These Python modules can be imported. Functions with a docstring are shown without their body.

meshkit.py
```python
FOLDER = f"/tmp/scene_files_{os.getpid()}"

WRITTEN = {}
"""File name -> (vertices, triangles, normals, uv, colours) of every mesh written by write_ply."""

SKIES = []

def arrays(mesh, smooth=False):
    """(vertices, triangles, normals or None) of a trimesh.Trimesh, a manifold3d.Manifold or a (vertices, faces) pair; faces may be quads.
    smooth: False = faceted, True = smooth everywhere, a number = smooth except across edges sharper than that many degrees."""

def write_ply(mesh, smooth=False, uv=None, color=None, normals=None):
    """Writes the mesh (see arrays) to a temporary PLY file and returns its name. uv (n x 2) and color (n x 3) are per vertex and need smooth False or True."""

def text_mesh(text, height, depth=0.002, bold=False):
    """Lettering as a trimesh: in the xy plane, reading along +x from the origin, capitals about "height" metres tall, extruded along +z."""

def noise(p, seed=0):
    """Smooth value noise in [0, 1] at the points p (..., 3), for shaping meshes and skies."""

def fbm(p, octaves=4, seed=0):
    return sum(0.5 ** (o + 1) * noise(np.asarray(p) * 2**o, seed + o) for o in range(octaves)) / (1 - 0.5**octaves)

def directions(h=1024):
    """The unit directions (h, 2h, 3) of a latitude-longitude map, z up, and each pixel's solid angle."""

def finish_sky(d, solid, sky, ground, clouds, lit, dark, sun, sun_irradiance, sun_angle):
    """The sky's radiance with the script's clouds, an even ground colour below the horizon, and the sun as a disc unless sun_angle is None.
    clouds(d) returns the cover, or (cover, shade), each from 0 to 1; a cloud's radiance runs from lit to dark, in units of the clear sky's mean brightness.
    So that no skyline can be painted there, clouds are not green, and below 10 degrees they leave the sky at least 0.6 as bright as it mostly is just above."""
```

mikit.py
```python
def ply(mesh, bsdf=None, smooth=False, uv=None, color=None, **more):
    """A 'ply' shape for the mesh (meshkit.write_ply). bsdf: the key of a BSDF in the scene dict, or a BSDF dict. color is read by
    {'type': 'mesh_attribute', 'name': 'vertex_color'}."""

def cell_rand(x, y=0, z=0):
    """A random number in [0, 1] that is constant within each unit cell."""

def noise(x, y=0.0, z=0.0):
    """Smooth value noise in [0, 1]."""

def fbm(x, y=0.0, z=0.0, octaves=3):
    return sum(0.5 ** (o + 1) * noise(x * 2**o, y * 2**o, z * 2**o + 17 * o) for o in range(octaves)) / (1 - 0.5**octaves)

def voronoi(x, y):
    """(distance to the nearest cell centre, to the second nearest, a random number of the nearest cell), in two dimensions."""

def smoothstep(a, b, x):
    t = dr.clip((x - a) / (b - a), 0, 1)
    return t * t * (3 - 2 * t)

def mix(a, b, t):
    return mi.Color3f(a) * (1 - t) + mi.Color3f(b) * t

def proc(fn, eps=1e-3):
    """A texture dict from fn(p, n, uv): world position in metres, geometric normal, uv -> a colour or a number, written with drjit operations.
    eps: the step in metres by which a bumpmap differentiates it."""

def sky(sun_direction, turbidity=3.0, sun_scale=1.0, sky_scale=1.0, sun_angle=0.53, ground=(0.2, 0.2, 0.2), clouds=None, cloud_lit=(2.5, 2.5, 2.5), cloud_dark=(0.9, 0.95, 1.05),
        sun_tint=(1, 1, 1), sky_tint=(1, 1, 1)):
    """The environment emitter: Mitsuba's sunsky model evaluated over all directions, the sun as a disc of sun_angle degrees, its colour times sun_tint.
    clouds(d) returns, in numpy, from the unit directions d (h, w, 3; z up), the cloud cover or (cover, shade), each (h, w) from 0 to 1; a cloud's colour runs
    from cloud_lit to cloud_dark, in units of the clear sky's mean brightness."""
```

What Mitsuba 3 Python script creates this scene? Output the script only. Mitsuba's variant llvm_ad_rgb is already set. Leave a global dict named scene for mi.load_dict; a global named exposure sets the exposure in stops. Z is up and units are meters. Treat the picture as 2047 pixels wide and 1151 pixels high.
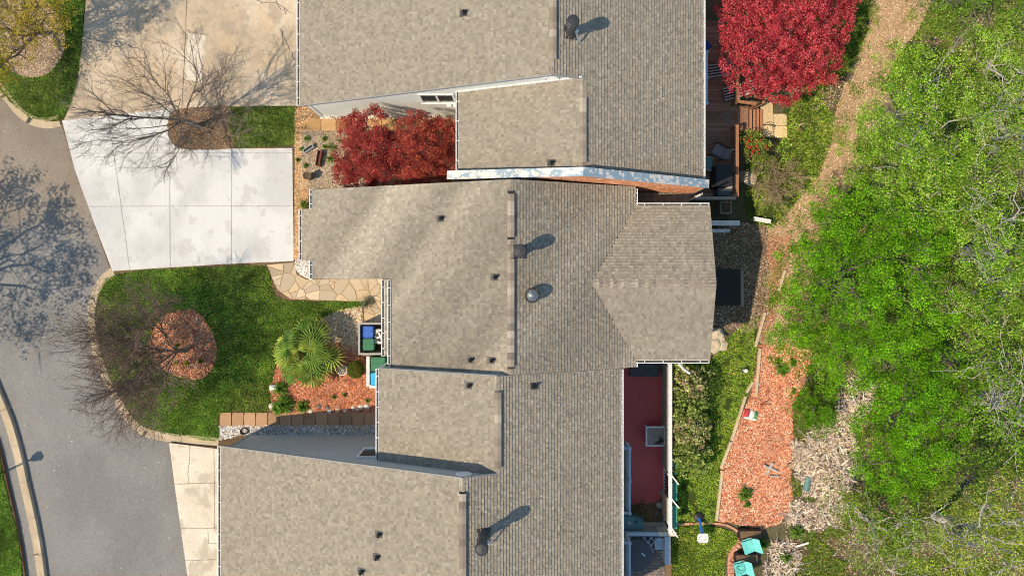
import math, random
import numpy as np, trimesh, mitsuba as mi, drjit as dr, mikit, meshkit
from shapely.geometry import Polygon, LineString, Point, MultiPoint, box as sbox
from shapely.ops import substring, voronoi_diagram, unary_union, split
from shapely import affinity
T = mi.ScalarTransform4f

# ------------------------------------------------------------------ camera, sky, exposure
F, H = 1368.0, 36.0            # focal length in photo pixels, flying height in metres
CU, CV = 1045.0, 550.0         # the point of the photo straight below the drone
scene, labels = {'type': 'scene'}, {}
exposure = 1.7
scene['camera'] = {'type': 'perspective', 'fov': 2 * math.degrees(math.atan(1023.5 / F)), 'fov_axis': 'x',
                   'principal_point_offset_x': -(CU - 1023.5) / 2047.0, 'principal_point_offset_y': -(CV - 575.5) / 1151.0,
                   'near_clip': 0.5, 'far_clip': 2000.0,
                   'to_world': T().look_at(origin=[0, 0, H], target=[0, 0, 0], up=[0, 1, 0])}
SUN = (-0.72, -0.33, 1.0)
scene['sky'] = mikit.sky(SUN, turbidity=3.0, sun_angle=0.6, sky_scale=1.8, sun_tint=(1.02, 1.0, 0.955), sky_tint=(1.11, 1.0, 0.82))

# ------------------------------------------------------------------ helpers
def P(u, v, z=0.0):
    """Plan position (metres) at height z of a photo pixel."""
    return np.array([(u - CU) * (H - z) / F, (CV - v) * (H - z) / F, z])
def PX(pts, z=0.0): return [tuple(P(u, v, z)[:2]) for u, v in pts]
def numbered(name):
    if name not in used: used[name] = 0; return name
    used[name] += 1; return f'{name}_{used[name]:03d}'
used = {}
def tag(key, label=None, cat=None, group=None, kind=None):
    d = {}
    if label: d['label'] = label
    if cat: d['category'] = cat
    if group: d['group'] = group
    if kind: d['kind'] = kind
    labels[key] = d
def thing(name, label, cat, group=None):
    k = numbered(name); tag(k, label, cat, group); return k
def put(key, mesh, bsdf, smooth=False, color=None, flip=False):
    if isinstance(mesh, MB): mesh, color = mesh.get()
    scene[key] = mikit.ply(mesh, 'mat_' + bsdf, smooth=smooth, color=color)
    return key
def part(parent, name, mesh, bsdf, smooth=False, color=None, label=None, kind=None):
    k = numbered(parent + '__' + name)
    put(k, mesh, bsdf, smooth, color)
    if label or kind: tag(k, label, kind=kind)
    return k
def struct(name, mesh, bsdf, smooth=False, color=None, label=None):
    k = numbered(name); put(k, mesh, bsdf, smooth, color); tag(k, label or name.replace('_', ' '), name.replace('_', ' '), kind='structure'); return k

class MB:
    """Collects vertices, triangles and colours."""
    def __init__(s): s.v, s.f, s.c, s.n = [], [], [], 0
    def add(s, v, f, c=None):
        v = np.asarray(v, float); f = np.asarray(f, int)
        if f.shape[1] == 4: f = np.vstack([f[:, [0, 1, 2]], f[:, [0, 2, 3]]])
        s.v.append(v); s.f.append(f + s.n); s.n += len(v)
        if c is not None: s.c.append(np.broadcast_to(np.asarray(c, float), (len(v), 3)))
        return s
    def tm(s, m, c=None): return s.add(m.vertices, m.faces, c)
    def box(s, c, size, rz=0, c_=None, R=None):
        v = (np.array([[x, y, z] for x in (-.5, .5) for y in (-.5, .5) for z in (-.5, .5)]) * size)
        if rz: a = math.radians(rz); v = v @ np.array([[math.cos(a), -math.sin(a), 0], [math.sin(a), math.cos(a), 0], [0, 0, 1]]).T
        if R is not None: v = v @ np.asarray(R).T
        return s.add(v + np.asarray(c), BOXF, c_)
    def bb(s, x0, x1, y0, y1, z0, z1, c=None): return s.box(((x0 + x1) / 2, (y0 + y1) / 2, (z0 + z1) / 2), (abs(x1 - x0), abs(y1 - y0), abs(z1 - z0)), 0, c)
    def bar(s, a, b, w, h, c=None):
        a, b = np.asarray(a, float), np.asarray(b, float); d = b - a; L = np.linalg.norm(d); d /= L
        up = np.array([0, 0, 1.0]) if abs(d[2]) < .95 else np.array([0, 1.0, 0])
        sd = np.cross(up, d); sd /= np.linalg.norm(sd); u2 = np.cross(d, sd)
        return s.box((a + b) / 2, (L, w, h), 0, c, np.stack([d, sd, u2], 1))
    def tube(s, pts, radii, sides=6, c=None, cap=False):
        v, f = tube(pts, radii, sides)
        s.add(v, f, c)
        if cap:
            n = len(pts)
            s.f.append(np.array([[s.n - len(v) + (n - 1) * sides, s.n - len(v) + (n - 1) * sides + i, s.n - len(v) + (n - 1) * sides + i + 1] for i in range(1, sides - 1)]))
        return s
    def lathe(s, prof, c=(0, 0, 0), n=20, col=None):
        a = np.arange(n) * 2 * np.pi / n
        v = np.concatenate([np.stack([r * np.cos(a), r * np.sin(a), 0 * a + z], 1) for r, z in prof])
        i, j = np.meshgrid(np.arange(len(prof) - 1), np.arange(n), indexing='ij')
        q = np.stack([i * n + j, i * n + (j + 1) % n, (i + 1) * n + (j + 1) % n, (i + 1) * n + j], -1).reshape(-1, 4)
        return s.add(v + np.asarray(c), q, col)
    def get(s):
        return (np.vstack(s.v), np.vstack(s.f)), (np.vstack(s.c) if s.c else None)
BOXF = np.array([[0, 1, 3], [0, 3, 2], [4, 6, 7], [4, 7, 5], [0, 4, 5], [0, 5, 1], [2, 3, 7], [2, 7, 6], [0, 2, 6], [0, 6, 4], [1, 5, 7], [1, 7, 3]])
def tube(points, radii, sides=5):
    p = np.asarray(points, float); t = np.gradient(p, axis=0); t /= np.linalg.norm(t, axis=1, keepdims=True) + 1e-12
    a = np.cross(t, np.where(np.abs(t[:, 2:]) < .9, [0, 0, 1.0], [1.0, 0, 0])); a /= np.linalg.norm(a, axis=1, keepdims=True) + 1e-12
    b, g = np.cross(t, a), np.arange(sides) * 2 * np.pi / sides
    v = p[:, None] + np.broadcast_to(radii, (len(p),))[:, None, None] * (np.cos(g)[None, :, None] * a[:, None] + np.sin(g)[None, :, None] * b[:, None])
    i, j = np.meshgrid(np.arange(len(p) - 1), np.arange(sides), indexing='ij')
    q = np.stack([i * sides + j, i * sides + (j + 1) % sides, (i + 1) * sides + (j + 1) % sides, (i + 1) * sides + j], -1).reshape(-1, 4)
    return v.reshape(-1, 3), np.vstack([q[:, [0, 1, 2]], q[:, [0, 2, 3]]])
def extr(poly, z0, z1):
    """Solid of a shapely polygon between two heights."""
    out = []
    for g in getattr(poly, 'geoms', [poly]):
        if g.geom_type == 'Polygon' and g.area > 1e-4:
            m = trimesh.creation.extrude_polygon(g, z1 - z0, engine='earcut'); m.apply_translation([0, 0, z0]); out.append(m)
    m = trimesh.util.concatenate(out)
    return np.array(m.vertices), np.array(m.faces)
def curve(pts, n=8, closed=False):
    p = np.array(pts, float)
    if closed: p = np.vstack([p[-1], p, p[0], p[1]])
    else: p = np.vstack([2 * p[0] - p[1], p, 2 * p[-1] - p[-2]])
    out = []
    for i in range(1, len(p) - 2):
        a, b, c, d = p[i - 1:i + 3]
        for t in np.arange(n) / n:
            out.append(.5 * (2 * b + (c - a) * t + (2 * a - 5 * b + 4 * c - d) * t * t + (3 * b - a - 3 * c + d) * t ** 3))
    if not closed: out.append(p[-2])
    return np.array(out)
def poly(pts, smooth=0, z=0.0):
    p = curve(pts, smooth, True) if smooth else pts
    return Polygon(PX(p, z)).buffer(0)
def wobble(pg, amp=.06, freq=1.6, seed=0):
    """The polygon with an uneven edge."""
    def ring(r):
        l = LineString(r.coords); n = max(8, int(l.length / .18))
        q = np.array([l.interpolate(i / n, normalized=True).coords[0] for i in range(n)])
        k = np.c_[q, np.zeros(n)] * freq
        return q + amp * 2 * np.c_[meshkit.fbm(k, 3, seed) - .5, meshkit.fbm(k + 31, 3, seed + 5) - .5]
    gs = [Polygon(ring(g.exterior), [ring(h) for h in g.interiors]).buffer(0) for g in getattr(pg, 'geoms', [pg])]
    return unary_union(gs)
def scatter(pg, density, rng):
    import shapely
    pts = []
    for g in getattr(pg, 'geoms', [pg]):
        x0, y0, x1, y1 = g.bounds; n = int(density * (x1 - x0) * (y1 - y0))
        q = rng.uniform((x0, y0), (x1, y1), (n, 2)); pts.append(q[shapely.contains_xy(g, q[:, 0], q[:, 1])])
    return np.vstack(pts)
def rot(n, rng, tilt=1.0):
    """n random frames (n,3,3); tilt 0 keeps the third axis up."""
    az, ti, ro = rng.uniform(0, 2 * np.pi, n), np.abs(rng.normal(0, tilt, n)), rng.uniform(0, 2 * np.pi, n)
    w = np.stack([np.sin(ti) * np.cos(az), np.sin(ti) * np.sin(az), np.cos(ti)], 1)
    h = np.stack([np.cos(ro), np.sin(ro), 0 * ro], 1)
    a = np.cross(h, w); a /= np.linalg.norm(a, axis=1, keepdims=True) + 1e-9
    return a, np.cross(w, a), w
def pal(colors, n, rng, jit=.12):
    c = np.array(colors, float)[rng.integers(0, len(colors), n)]
    return np.clip(c * (1 + rng.normal(0, jit, (n, 1))), .004, .95)
def flakes(pos, L, W, col, rng, tilt=.35, bend=.25):
    """Bent flat pieces (leaves, chips): four corners, two triangles."""
    n = len(pos); a, b, w = rot(n, rng, tilt)
    L, W = (np.broadcast_to(x, (n,))[:, None] for x in (L, W))
    v = np.stack([pos - a * L / 2, pos - b * W / 2 + w * L * bend * .3, pos + a * L / 2, pos + b * W / 2 + w * L * bend * .3], 1).reshape(-1, 3)
    i = np.arange(n)[:, None] * 4
    return v, np.vstack([i + [0, 1, 2], i + [0, 2, 3]]), np.repeat(col, 4, 0)
def strips(pos, L, W, col, rng, tilt=.35):
    """Rectangular chips and splinters."""
    n = len(pos); a, b, w = rot(n, rng, tilt)
    L, W = (np.broadcast_to(x, (n,))[:, None] for x in (L, W))
    v = np.stack([pos - a * L / 2 - b * W / 2, pos + a * L / 2 - b * W / 2, pos + a * L / 2 + b * W / 2, pos - a * L / 2 + b * W / 2], 1).reshape(-1, 3)
    i = np.arange(n)[:, None] * 4
    return v, np.vstack([i + [0, 1, 2], i + [0, 2, 3]]), np.repeat(col, 4, 0)
OCT = np.array([[1, 0, 0], [-1, 0, 0], [0, 1, 0], [0, -1, 0], [0, 0, 1], [0, 0, -1.0]])
OCTF = np.array([[0, 2, 4], [2, 1, 4], [1, 3, 4], [3, 0, 4], [2, 0, 5], [1, 2, 5], [3, 1, 5], [0, 3, 5]])
def pebbles(pos, r, col, rng):
    n = len(pos); a, b, w = rot(n, rng, .5)
    s = np.broadcast_to(r, (n,))[:, None, None] * rng.uniform(.6, 1.3, (n, 6, 1))
    o = OCT[None] * s
    v = pos[:, None] + o[..., :1] * a[:, None] + o[..., 1:2] * b[:, None] + .7 * o[..., 2:] * w[:, None]
    return v.reshape(-1, 3), (np.arange(n)[:, None, None] * 6 + OCTF).reshape(-1, 3), np.repeat(col, 6, 0)
def blades(pos, h, w, col, rng, lean=.5):
    n = len(pos); az, la = rng.uniform(0, 2 * np.pi, n), rng.uniform(0, 2 * np.pi, n)
    sd = np.stack([np.cos(az), np.sin(az), 0 * az], 1) * np.broadcast_to(w, (n,))[:, None] / 2
    top = np.stack([np.cos(la) * lean, np.sin(la) * lean, 0 * la + 1], 1) * np.broadcast_to(h, (n,))[:, None]
    v = np.stack([pos - sd, pos + sd, pos + top], 1).reshape(-1, 3)
    return v, np.arange(3 * n).reshape(-1, 3), np.repeat(col, 3, 0)
def hip(c, r, seed, sub=2, squash=1.0, amp=.25, freq=1.3):
    """A lumpy stone."""
    m = trimesh.creation.icosphere(subdivisions=sub); v = np.array(m.vertices)
    k = 1 + amp * 2 * (meshkit.fbm(v * freq + seed * 7.1, 3, seed) - .5)
    return v * k[:, None] * np.array([r, r, r * squash]) * 1.0 + np.asarray(c), np.array(m.faces)

# ------------------------------------------------------------------ materials
def mat(name, rgb, rough=.7, metal=0.0, spec=.4, **kw):
    scene['mat_' + name] = {'type': 'twosided', 'bsdf': {'type': 'principled', 'base_color': {'type': 'rgb', 'value': list(rgb)} if not isinstance(rgb, dict) else rgb,
                   'roughness': rough, 'metallic': metal, 'specular': spec, **kw}}
VC = {'type': 'mesh_attribute', 'name': 'vertex_color'}
mat('toned_matte', VC, .85, spec=.2)
mat('toned_rough', VC, .6, spec=.4)
scene['mat_leaf'] = {'type': 'principledthin', 'base_color': VC, 'roughness': .55, 'diff_trans': .7, 'spec_trans': 0.0, 'eta': 1.35}
scene['mat_grass'] = {'type': 'principledthin', 'base_color': VC, 'roughness': .7, 'diff_trans': .5, 'spec_trans': 0.0, 'eta': 1.3}
def tone(base, dark, f1, f2, k1=.5, k2=.5):
    def fn(p, n, uv):
        a = mikit.fbm(p.x * f1, p.y * f1, p.z * f1, 3); b = mikit.noise(p.x * f2, p.y * f2, p.z * f2)
        return mikit.mix(dark, base, dr.clip((a - .5) * 2 * k1 + (b - .5) * k2 + .6, 0, 1))
    return mikit.proc(fn)
def asphalt_fn(p, n, uv):
    a = mikit.fbm(p.x * .35, p.y * .35, 0, 4); s = mikit.noise(p.x * 22, p.y * 22); s2 = mikit.noise(p.x * 60 + 9, p.y * 60)
    warm = mikit.smoothstep(.45, .75, mikit.fbm(p.x * .22 + 5, p.y * .22 + 8, 0, 3) * .6 + .36 * mikit.smoothstep(-3.0, 7.0, p.y))
    c = mikit.mix((.19, .19, .187), (.225, .225, .22), mikit.smoothstep(.3, .7, a)) * (.74 + .26 * s + .28 * s2)
    blotch = mikit.smoothstep(.60, .72, mikit.fbm(p.x * 1.1 + 3, p.y * .5, 0, 4))
    return mikit.mix(mikit.mix(c, c * mi.Color3f(1.12, .96, .80), warm), mi.Color3f(.30, .29, .27), .16 * blotch)
mat('asphalt', mikit.proc(asphalt_fn), .9, spec=.2)
def conc_new(p, n, uv):
    a = mikit.fbm(p.x * .7, p.y * .7, 0, 4); b = mikit.fbm(p.x * 9, p.y * 2.5, 0, 2); s = mikit.noise(p.x * 50, p.y * 50)
    st = mikit.smoothstep(.62, .75, mikit.fbm(p.x * 2.2 + 4, p.y * 2.2, 0, 4))
    c = mikit.mix((.52, .535, .535), (.62, .635, .64), mikit.smoothstep(.3, .7, a)) * (.94 + .06 * b + .05 * s)
    return mikit.mix(c, (.47, .47, .46), .6 * st)
mat('new_concrete', mikit.proc(conc_new), .85, spec=.25)
def conc_old(p, n, uv):
    a = mikit.fbm(p.x * .5 + 7, p.y * .5, 0, 4); b = mikit.fbm(p.x * 5, p.y * 5, 0, 3); s = mikit.noise(p.x * 35, p.y * 35)
    st = mikit.smoothstep(.52, .70, mikit.fbm(p.x * 1.3 + 14, p.y * 1.3 + 3, 0, 5))
    o = mikit.smoothstep(.5, .75, mikit.fbm(p.x * .9 + 40, p.y * .9, 0, 3))
    c = mikit.mix((.47, .39, .29), (.58, .50, .39), mikit.smoothstep(.3, .7, a)) * (.70 + .26 * b + .24 * s)
    c = mikit.mix(c, mi.Color3f(.52, .39, .25), .45 * o)
    return mikit.mix(c, mi.Color3f(.31, .265, .215), .55 * st)
mat('old_concrete', mikit.proc(conc_old), .9, spec=.2)
def conc_pale(p, n, uv):
    a = mikit.fbm(p.x * .8 + 3, p.y * .8, 0, 4); s = mikit.noise(p.x * 30, p.y * 30)
    st = mikit.smoothstep(.55, .72, mikit.fbm(p.x * 1.5 + 4, p.y * 1.5 + 3, 0, 5))
    c = mikit.mix((.64, .575, .47), (.72, .66, .56), mikit.smoothstep(.3, .7, a)) * (.82 + .24 * s)
    return mikit.mix(c, mi.Color3f(.36, .31, .24), .55 * st)
mat('pale_concrete', mikit.proc(conc_pale), .9, spec=.2)
mat('kerb_concrete', tone((.56, .47, .34), (.34, .28, .20), 1.5, 25, .5, .35), .9, spec=.2)
mat('soil', tone((.20, .135, .08), (.09, .06, .035), .8, 14, .5, .6), .95, spec=.1)
mat('chip_soil', tone((.44, .30, .18), (.30, .20, .115), .7, 9, .5, .5), .95, spec=.1)
mat('lawn_soil', tone((.055, .085, .018), (.03, .045, .012), .9, 12, .5, .5), .95, spec=.1)
mat('wood_floor', tone((.135, .12, .07), (.06, .06, .03), .5, 9, .6, .6), .95, spec=.1)
mat('orange_soil', tone((.36, .13, .065), (.20, .07, .035), 1.2, 16, .5, .6), .95, spec=.1)
mat('tan_soil', tone((.40, .28, .16), (.24, .17, .10), 1.2, 16, .5, .6), .95, spec=.1)
mat('far_ground', tone((.07, .10, .03), (.05, .06, .025), .05, .8), .95, spec=.1)
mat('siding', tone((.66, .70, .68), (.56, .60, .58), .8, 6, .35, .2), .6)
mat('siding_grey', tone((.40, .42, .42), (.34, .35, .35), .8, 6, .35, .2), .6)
mat('white_paint', (.70, .71, .71), .45)
mat('white_aged', tone((.74, .75, .75), (.50, .51, .50), 2, 14, .5, .4), .5)
mat('grey_paint', (.26, .275, .285), .6)
mat('bluegrey_paint', (.42, .50, .58), .5)
mat('dark_metal', (.035, .037, .042), .42, 0.0, .6)
mat('flashing', (.06, .06, .062), .5, .3)
mat('zinc', (.42, .48, .56), .4, .6)
mat('bare_metal_2s', (.34, .33, .32), .3, .85)
mat('bare_metal', (.62, .60, .57), .28, .9)
mat('black_plastic', (.018, .018, .02), .5)
mat('underlay', (.10, .095, .085), .9)
mat('silt', tone((.10, .095, .085), (.05, .048, .045), 3, 30), .95)
def cap_fn(p, n, uv):
    a = mikit.fbm(p.x * 2.2, p.y * 3.5, p.z, 4); b = mikit.fbm(p.x * 7 + 5, p.y * 7, p.z, 3)
    c = mikit.mix((.55, .58, .60), (.24, .34, .42), mikit.smoothstep(.42, .56, a + .15 * mikit.smoothstep(-1, 6, p.x)))
    return mikit.mix(c, mi.Color3f(.62, .58, .53), mikit.smoothstep(.55, .64, b))
mat('peeling_metal', mikit.proc(cap_fn), .5, .1)
mat('glass_dark', (.03, .04, .045), .06, 0.0, .8)
scene['mat_pane_glass'] = {'type': 'thindielectric'}
mat('joint_grey', (.26, .26, .25), .9)
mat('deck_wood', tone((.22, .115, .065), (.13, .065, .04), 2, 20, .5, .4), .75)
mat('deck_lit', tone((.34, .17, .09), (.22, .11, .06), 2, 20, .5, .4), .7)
mat('grey_wood', tone((.33, .30, .26), (.20, .18, .155), 2, 18, .5, .4), .85)
mat('pale_wood', tone((.62, .50, .35), (.40, .32, .22), 2, 18, .5, .4), .85)
mat('bark_grey', tone((.21, .175, .15), (.10, .082, .07), 3, 22, .5, .5), .95, spec=.1)
mat('bark_pale', tone((.50, .47, .45), (.26, .24, .23), 3, 18, .5, .5), .9, spec=.15)
mat('twig_brown', (.17, .125, .10), .9, spec=.15)
mat('twig_dry', tone((.42, .33, .22), (.22, .16, .1), 3, 18), .9, spec=.1)
mat('red_floor', tone((.60, .105, .095), (.44, .07, .07), .8, 6, .6, .25), .55)
mat('mat_black', (.02, .021, .022), .7)
mat('patio_tan', tone((.48, .42, .32), (.34, .30, .23), 1.5, 14), .85)
mat('bin_blue', (.02, .12, .50), .4)
mat('bin_green', (.015, .15, .075), .45)
mat('bin_cyan', (.01, .38, .75), .4)
mat('teal', (.16, .60, .58), .5)
mat('teal_dull', (.10, .22, .22), .6)
mat('board_green', (.07, .30, .20), .5)
mat('tub_grey', tone((.075, .083, .092), (.055, .06, .066), 1.5, 10), .6)
mat('toy_blue', (.02, .17, .62), .35)
mat('cloth_blue', (.015, .05, .30), .7)
mat('cloth_grey', (.20, .20, .205), .8)
mat('brown_wood', tone((.16, .055, .035), (.08, .03, .022), 3, 20), .7)
mat('bag_red', (.50, .05, .07), .4); mat('bag_green', (.05, .25, .10), .4)
mat('cream_paint', (.62, .58, .48), .6)
# ------------------------------------------------------------------ the ground
big = sbox(-700, -700, 700, 700)
kerb_nw = curve([(-260, -60), (-90, 95), (-5, 188), (28, 228), (60, 250), (95, 256), (122, 250)], 8)
kerb_mid = curve([(219, 534), (194, 556), (178, 590), (171, 630), (178, 690), (197, 750), (222, 800), (250, 845), (284, 872), (335, 884), (395, 890), (437, 894)], 8)
kerb_west = curve([(-210, 520), (-70, 690), (-8, 815), (18, 892), (36, 970), (56, 1060), (70, 1151), (82, 1300), (85, 1700)], 8)
road_px = list(kerb_nw) + [(126, 262), (150, 340), (185, 440), (219, 538)] + list(kerb_mid[:73]) + [(337, 882), (347, 960), (362, 1060), (374, 1151), (392, 1320), (400, 1700)] + list(kerb_west[::-1])
road_pg = poly([tuple(p) for p in road_px])
RZ = -.16
road_pg = unary_union([road_pg] + [LineString(PX(k)).buffer(s_ * .53, single_sided=True) for k, s_ in ((kerb_nw, 1), (kerb_mid, 1), (kerb_west, -1))]).buffer(.01)
yard_pg = sbox(-42, -22, 42, 22).difference(road_pg)
ground = extr(big.difference(sbox(-42, -22, 42, 22)).difference(road_pg), -.6, -.02)
struct('ground', ground, 'far_ground', label='flat green land around the houses, out of frame')
struct('yard_soil', extr(yard_pg.intersection(sbox(-42, -22, 9, 22)), -.55, 0), 'soil', label='bare brown soil under beds and lawns')
back_pg = sbox(9, -22, 42, 22)
struct('woodland_floor', extr(back_pg, -.55, -.004), 'wood_floor', label='leaf littered woodland ground behind the houses')
struct('road', extr(road_pg.intersection(sbox(-60, -50, 60, 50)), -.55, RZ), 'asphalt', label='worn grey asphalt street curving past the driveways')

def kerb(line_px, side, label, z_pan=RZ + .03, seg=1.9, flat=()):
    line = LineString(PX(line_px)); k = numbered('kerb'); tag(k, label, 'kerb', kind='structure')
    n = int(line.length / seg)
    for i in range(n):
        a = substring(line, line.length * i / n + .012, line.length * (i + 1) / n - .012)
        pan = a.buffer(side * .36, single_sided=True); top = a.buffer(side * .52, single_sided=True).difference(a.buffer(side * .362, single_sided=True))
        m = MB(); m.add(*extr(pan, -.5, z_pan)); m.add(*extr(top, -.5, .045))
        part(k, 'segment', m, 'kerb_concrete')
kerb(kerb_nw, 1, 'pale concrete kerb round the corner lawn at the upper left')
kerb(kerb_mid, 1, 'pale concrete kerb round the front lawn between the driveways')
kerb(kerb_west, 1, 'pale concrete kerb along the far left side of the street')

def limb_path0(a, b, r, n, wob):
    t = np.linspace(0, 1, n)[:, None]; p = a + (b - a) * t; p[1:-1] += r.normal(0, wob * np.linalg.norm(b - a) / n * .5, (n - 2, 3)); return p
def slabs(name, label, pg, cuts, bsdf, z1=.03, gap=.02, jb='silt'):
    """A paved sheet cut into slabs along lines of photo pixels."""
    k = numbered(name); tag(k, label, name.replace('_', ' '), kind='structure')
    pieces = [pg]
    for c in cuts:
        l = LineString(PX(c)); pieces = [q for p in pieces for q in split(p, l).geoms]
    for i, p in enumerate(pieces):
        p = p.buffer(-gap)
        if p.is_empty or p.area < .05: continue
        part(k, 'slab', extr(p, -.3, z1 + .002 * (i % 3)), bsdf)
    struct(name + '_joint', extr(pg.buffer(-.005), -.3, z1 - .02), jb, label='joint filler between the slabs of the ' + name.replace('_', ' '))
    return k
new_px = [(124, 241), (200, 233), (352, 217), (341, 228), (335, 250), (338, 275), (352, 295), (380, 300), (470, 297), (585, 296), (588, 522), (450, 528), (225, 542), (190, 450), (150, 340)]
slabs('new_driveway', 'new white concrete driveway with saw cut joints', poly(new_px),
      [[(100, 307), (700, 305)], [(100, 413), (700, 411)], [(205, 150), (240, 390), (268, 600)], [(339, 100), (341, 600)], [(463, 150), (464, 600)]], 'new_concrete', gap=.012, jb='joint_grey')
old_px = [(172, -420), (598, -420), (598, 213), (460, 214), (420, 214), (385, 216), (352, 219), (200, 234), (128, 241), (143, 205), (156, 155), (165, 80), (172, 0)]
slabs('old_driveway', 'old stained tan concrete driveway of the top house', poly(old_px),
      [[(383, -500), (372, 62), (360, 300)], [(100, -130), (700, -128)]], 'old_concrete', gap=.015)
patch = thing('concrete_patch', 'lighter rectangular concrete patch set in the old tan driveway', 'patch')
put(patch, extr(poly([(376, 68), (414, 72), (410, 120), (404, 165), (372, 160)]), 0, .042), 'pale_concrete')
low_px = [(338, 884), (380, 889), (440, 897), (470, 897), (470, 1700), (402, 1700), (394, 1320), (375, 1151), (362, 1060), (348, 960)]
slabs('lower_driveway', 'pale weathered concrete driveway of the bottom house', poly(low_px),
      [[(300, 968), (500, 962)], [(300, 1056), (500, 1053)], [(300, 1120), (500, 1116)], [(376, 800), (380, 912), (376, 945), (378, 966)], [(416, 1050), (417, 1085), (500, 1086)], [(427, 800), (430, 1056)], [(300, 1190), (500, 1186)]], 'pale_concrete', gap=.012)

r = np.random.default_rng(33)
for p, q in [((415, -40), (590, 28)), ((505, -60), (572, 30)), ((560, 60), (596, 130)), ((178, 78), (290, 100)), ((372, 62), (414, 70)), ((414, 70), (404, 130))]:
    a, b = P(*p), P(*q); pts = limb_path0(a, b, r, 14, .5); pts[:, 2] = .036; m = MB()
    for i in range(13): m.bar(pts[i], pts[i + 1], r.uniform(.012, .03), .012)
    kk = numbered('old_driveway__crack'); put(kk, m, 'silt')
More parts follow.
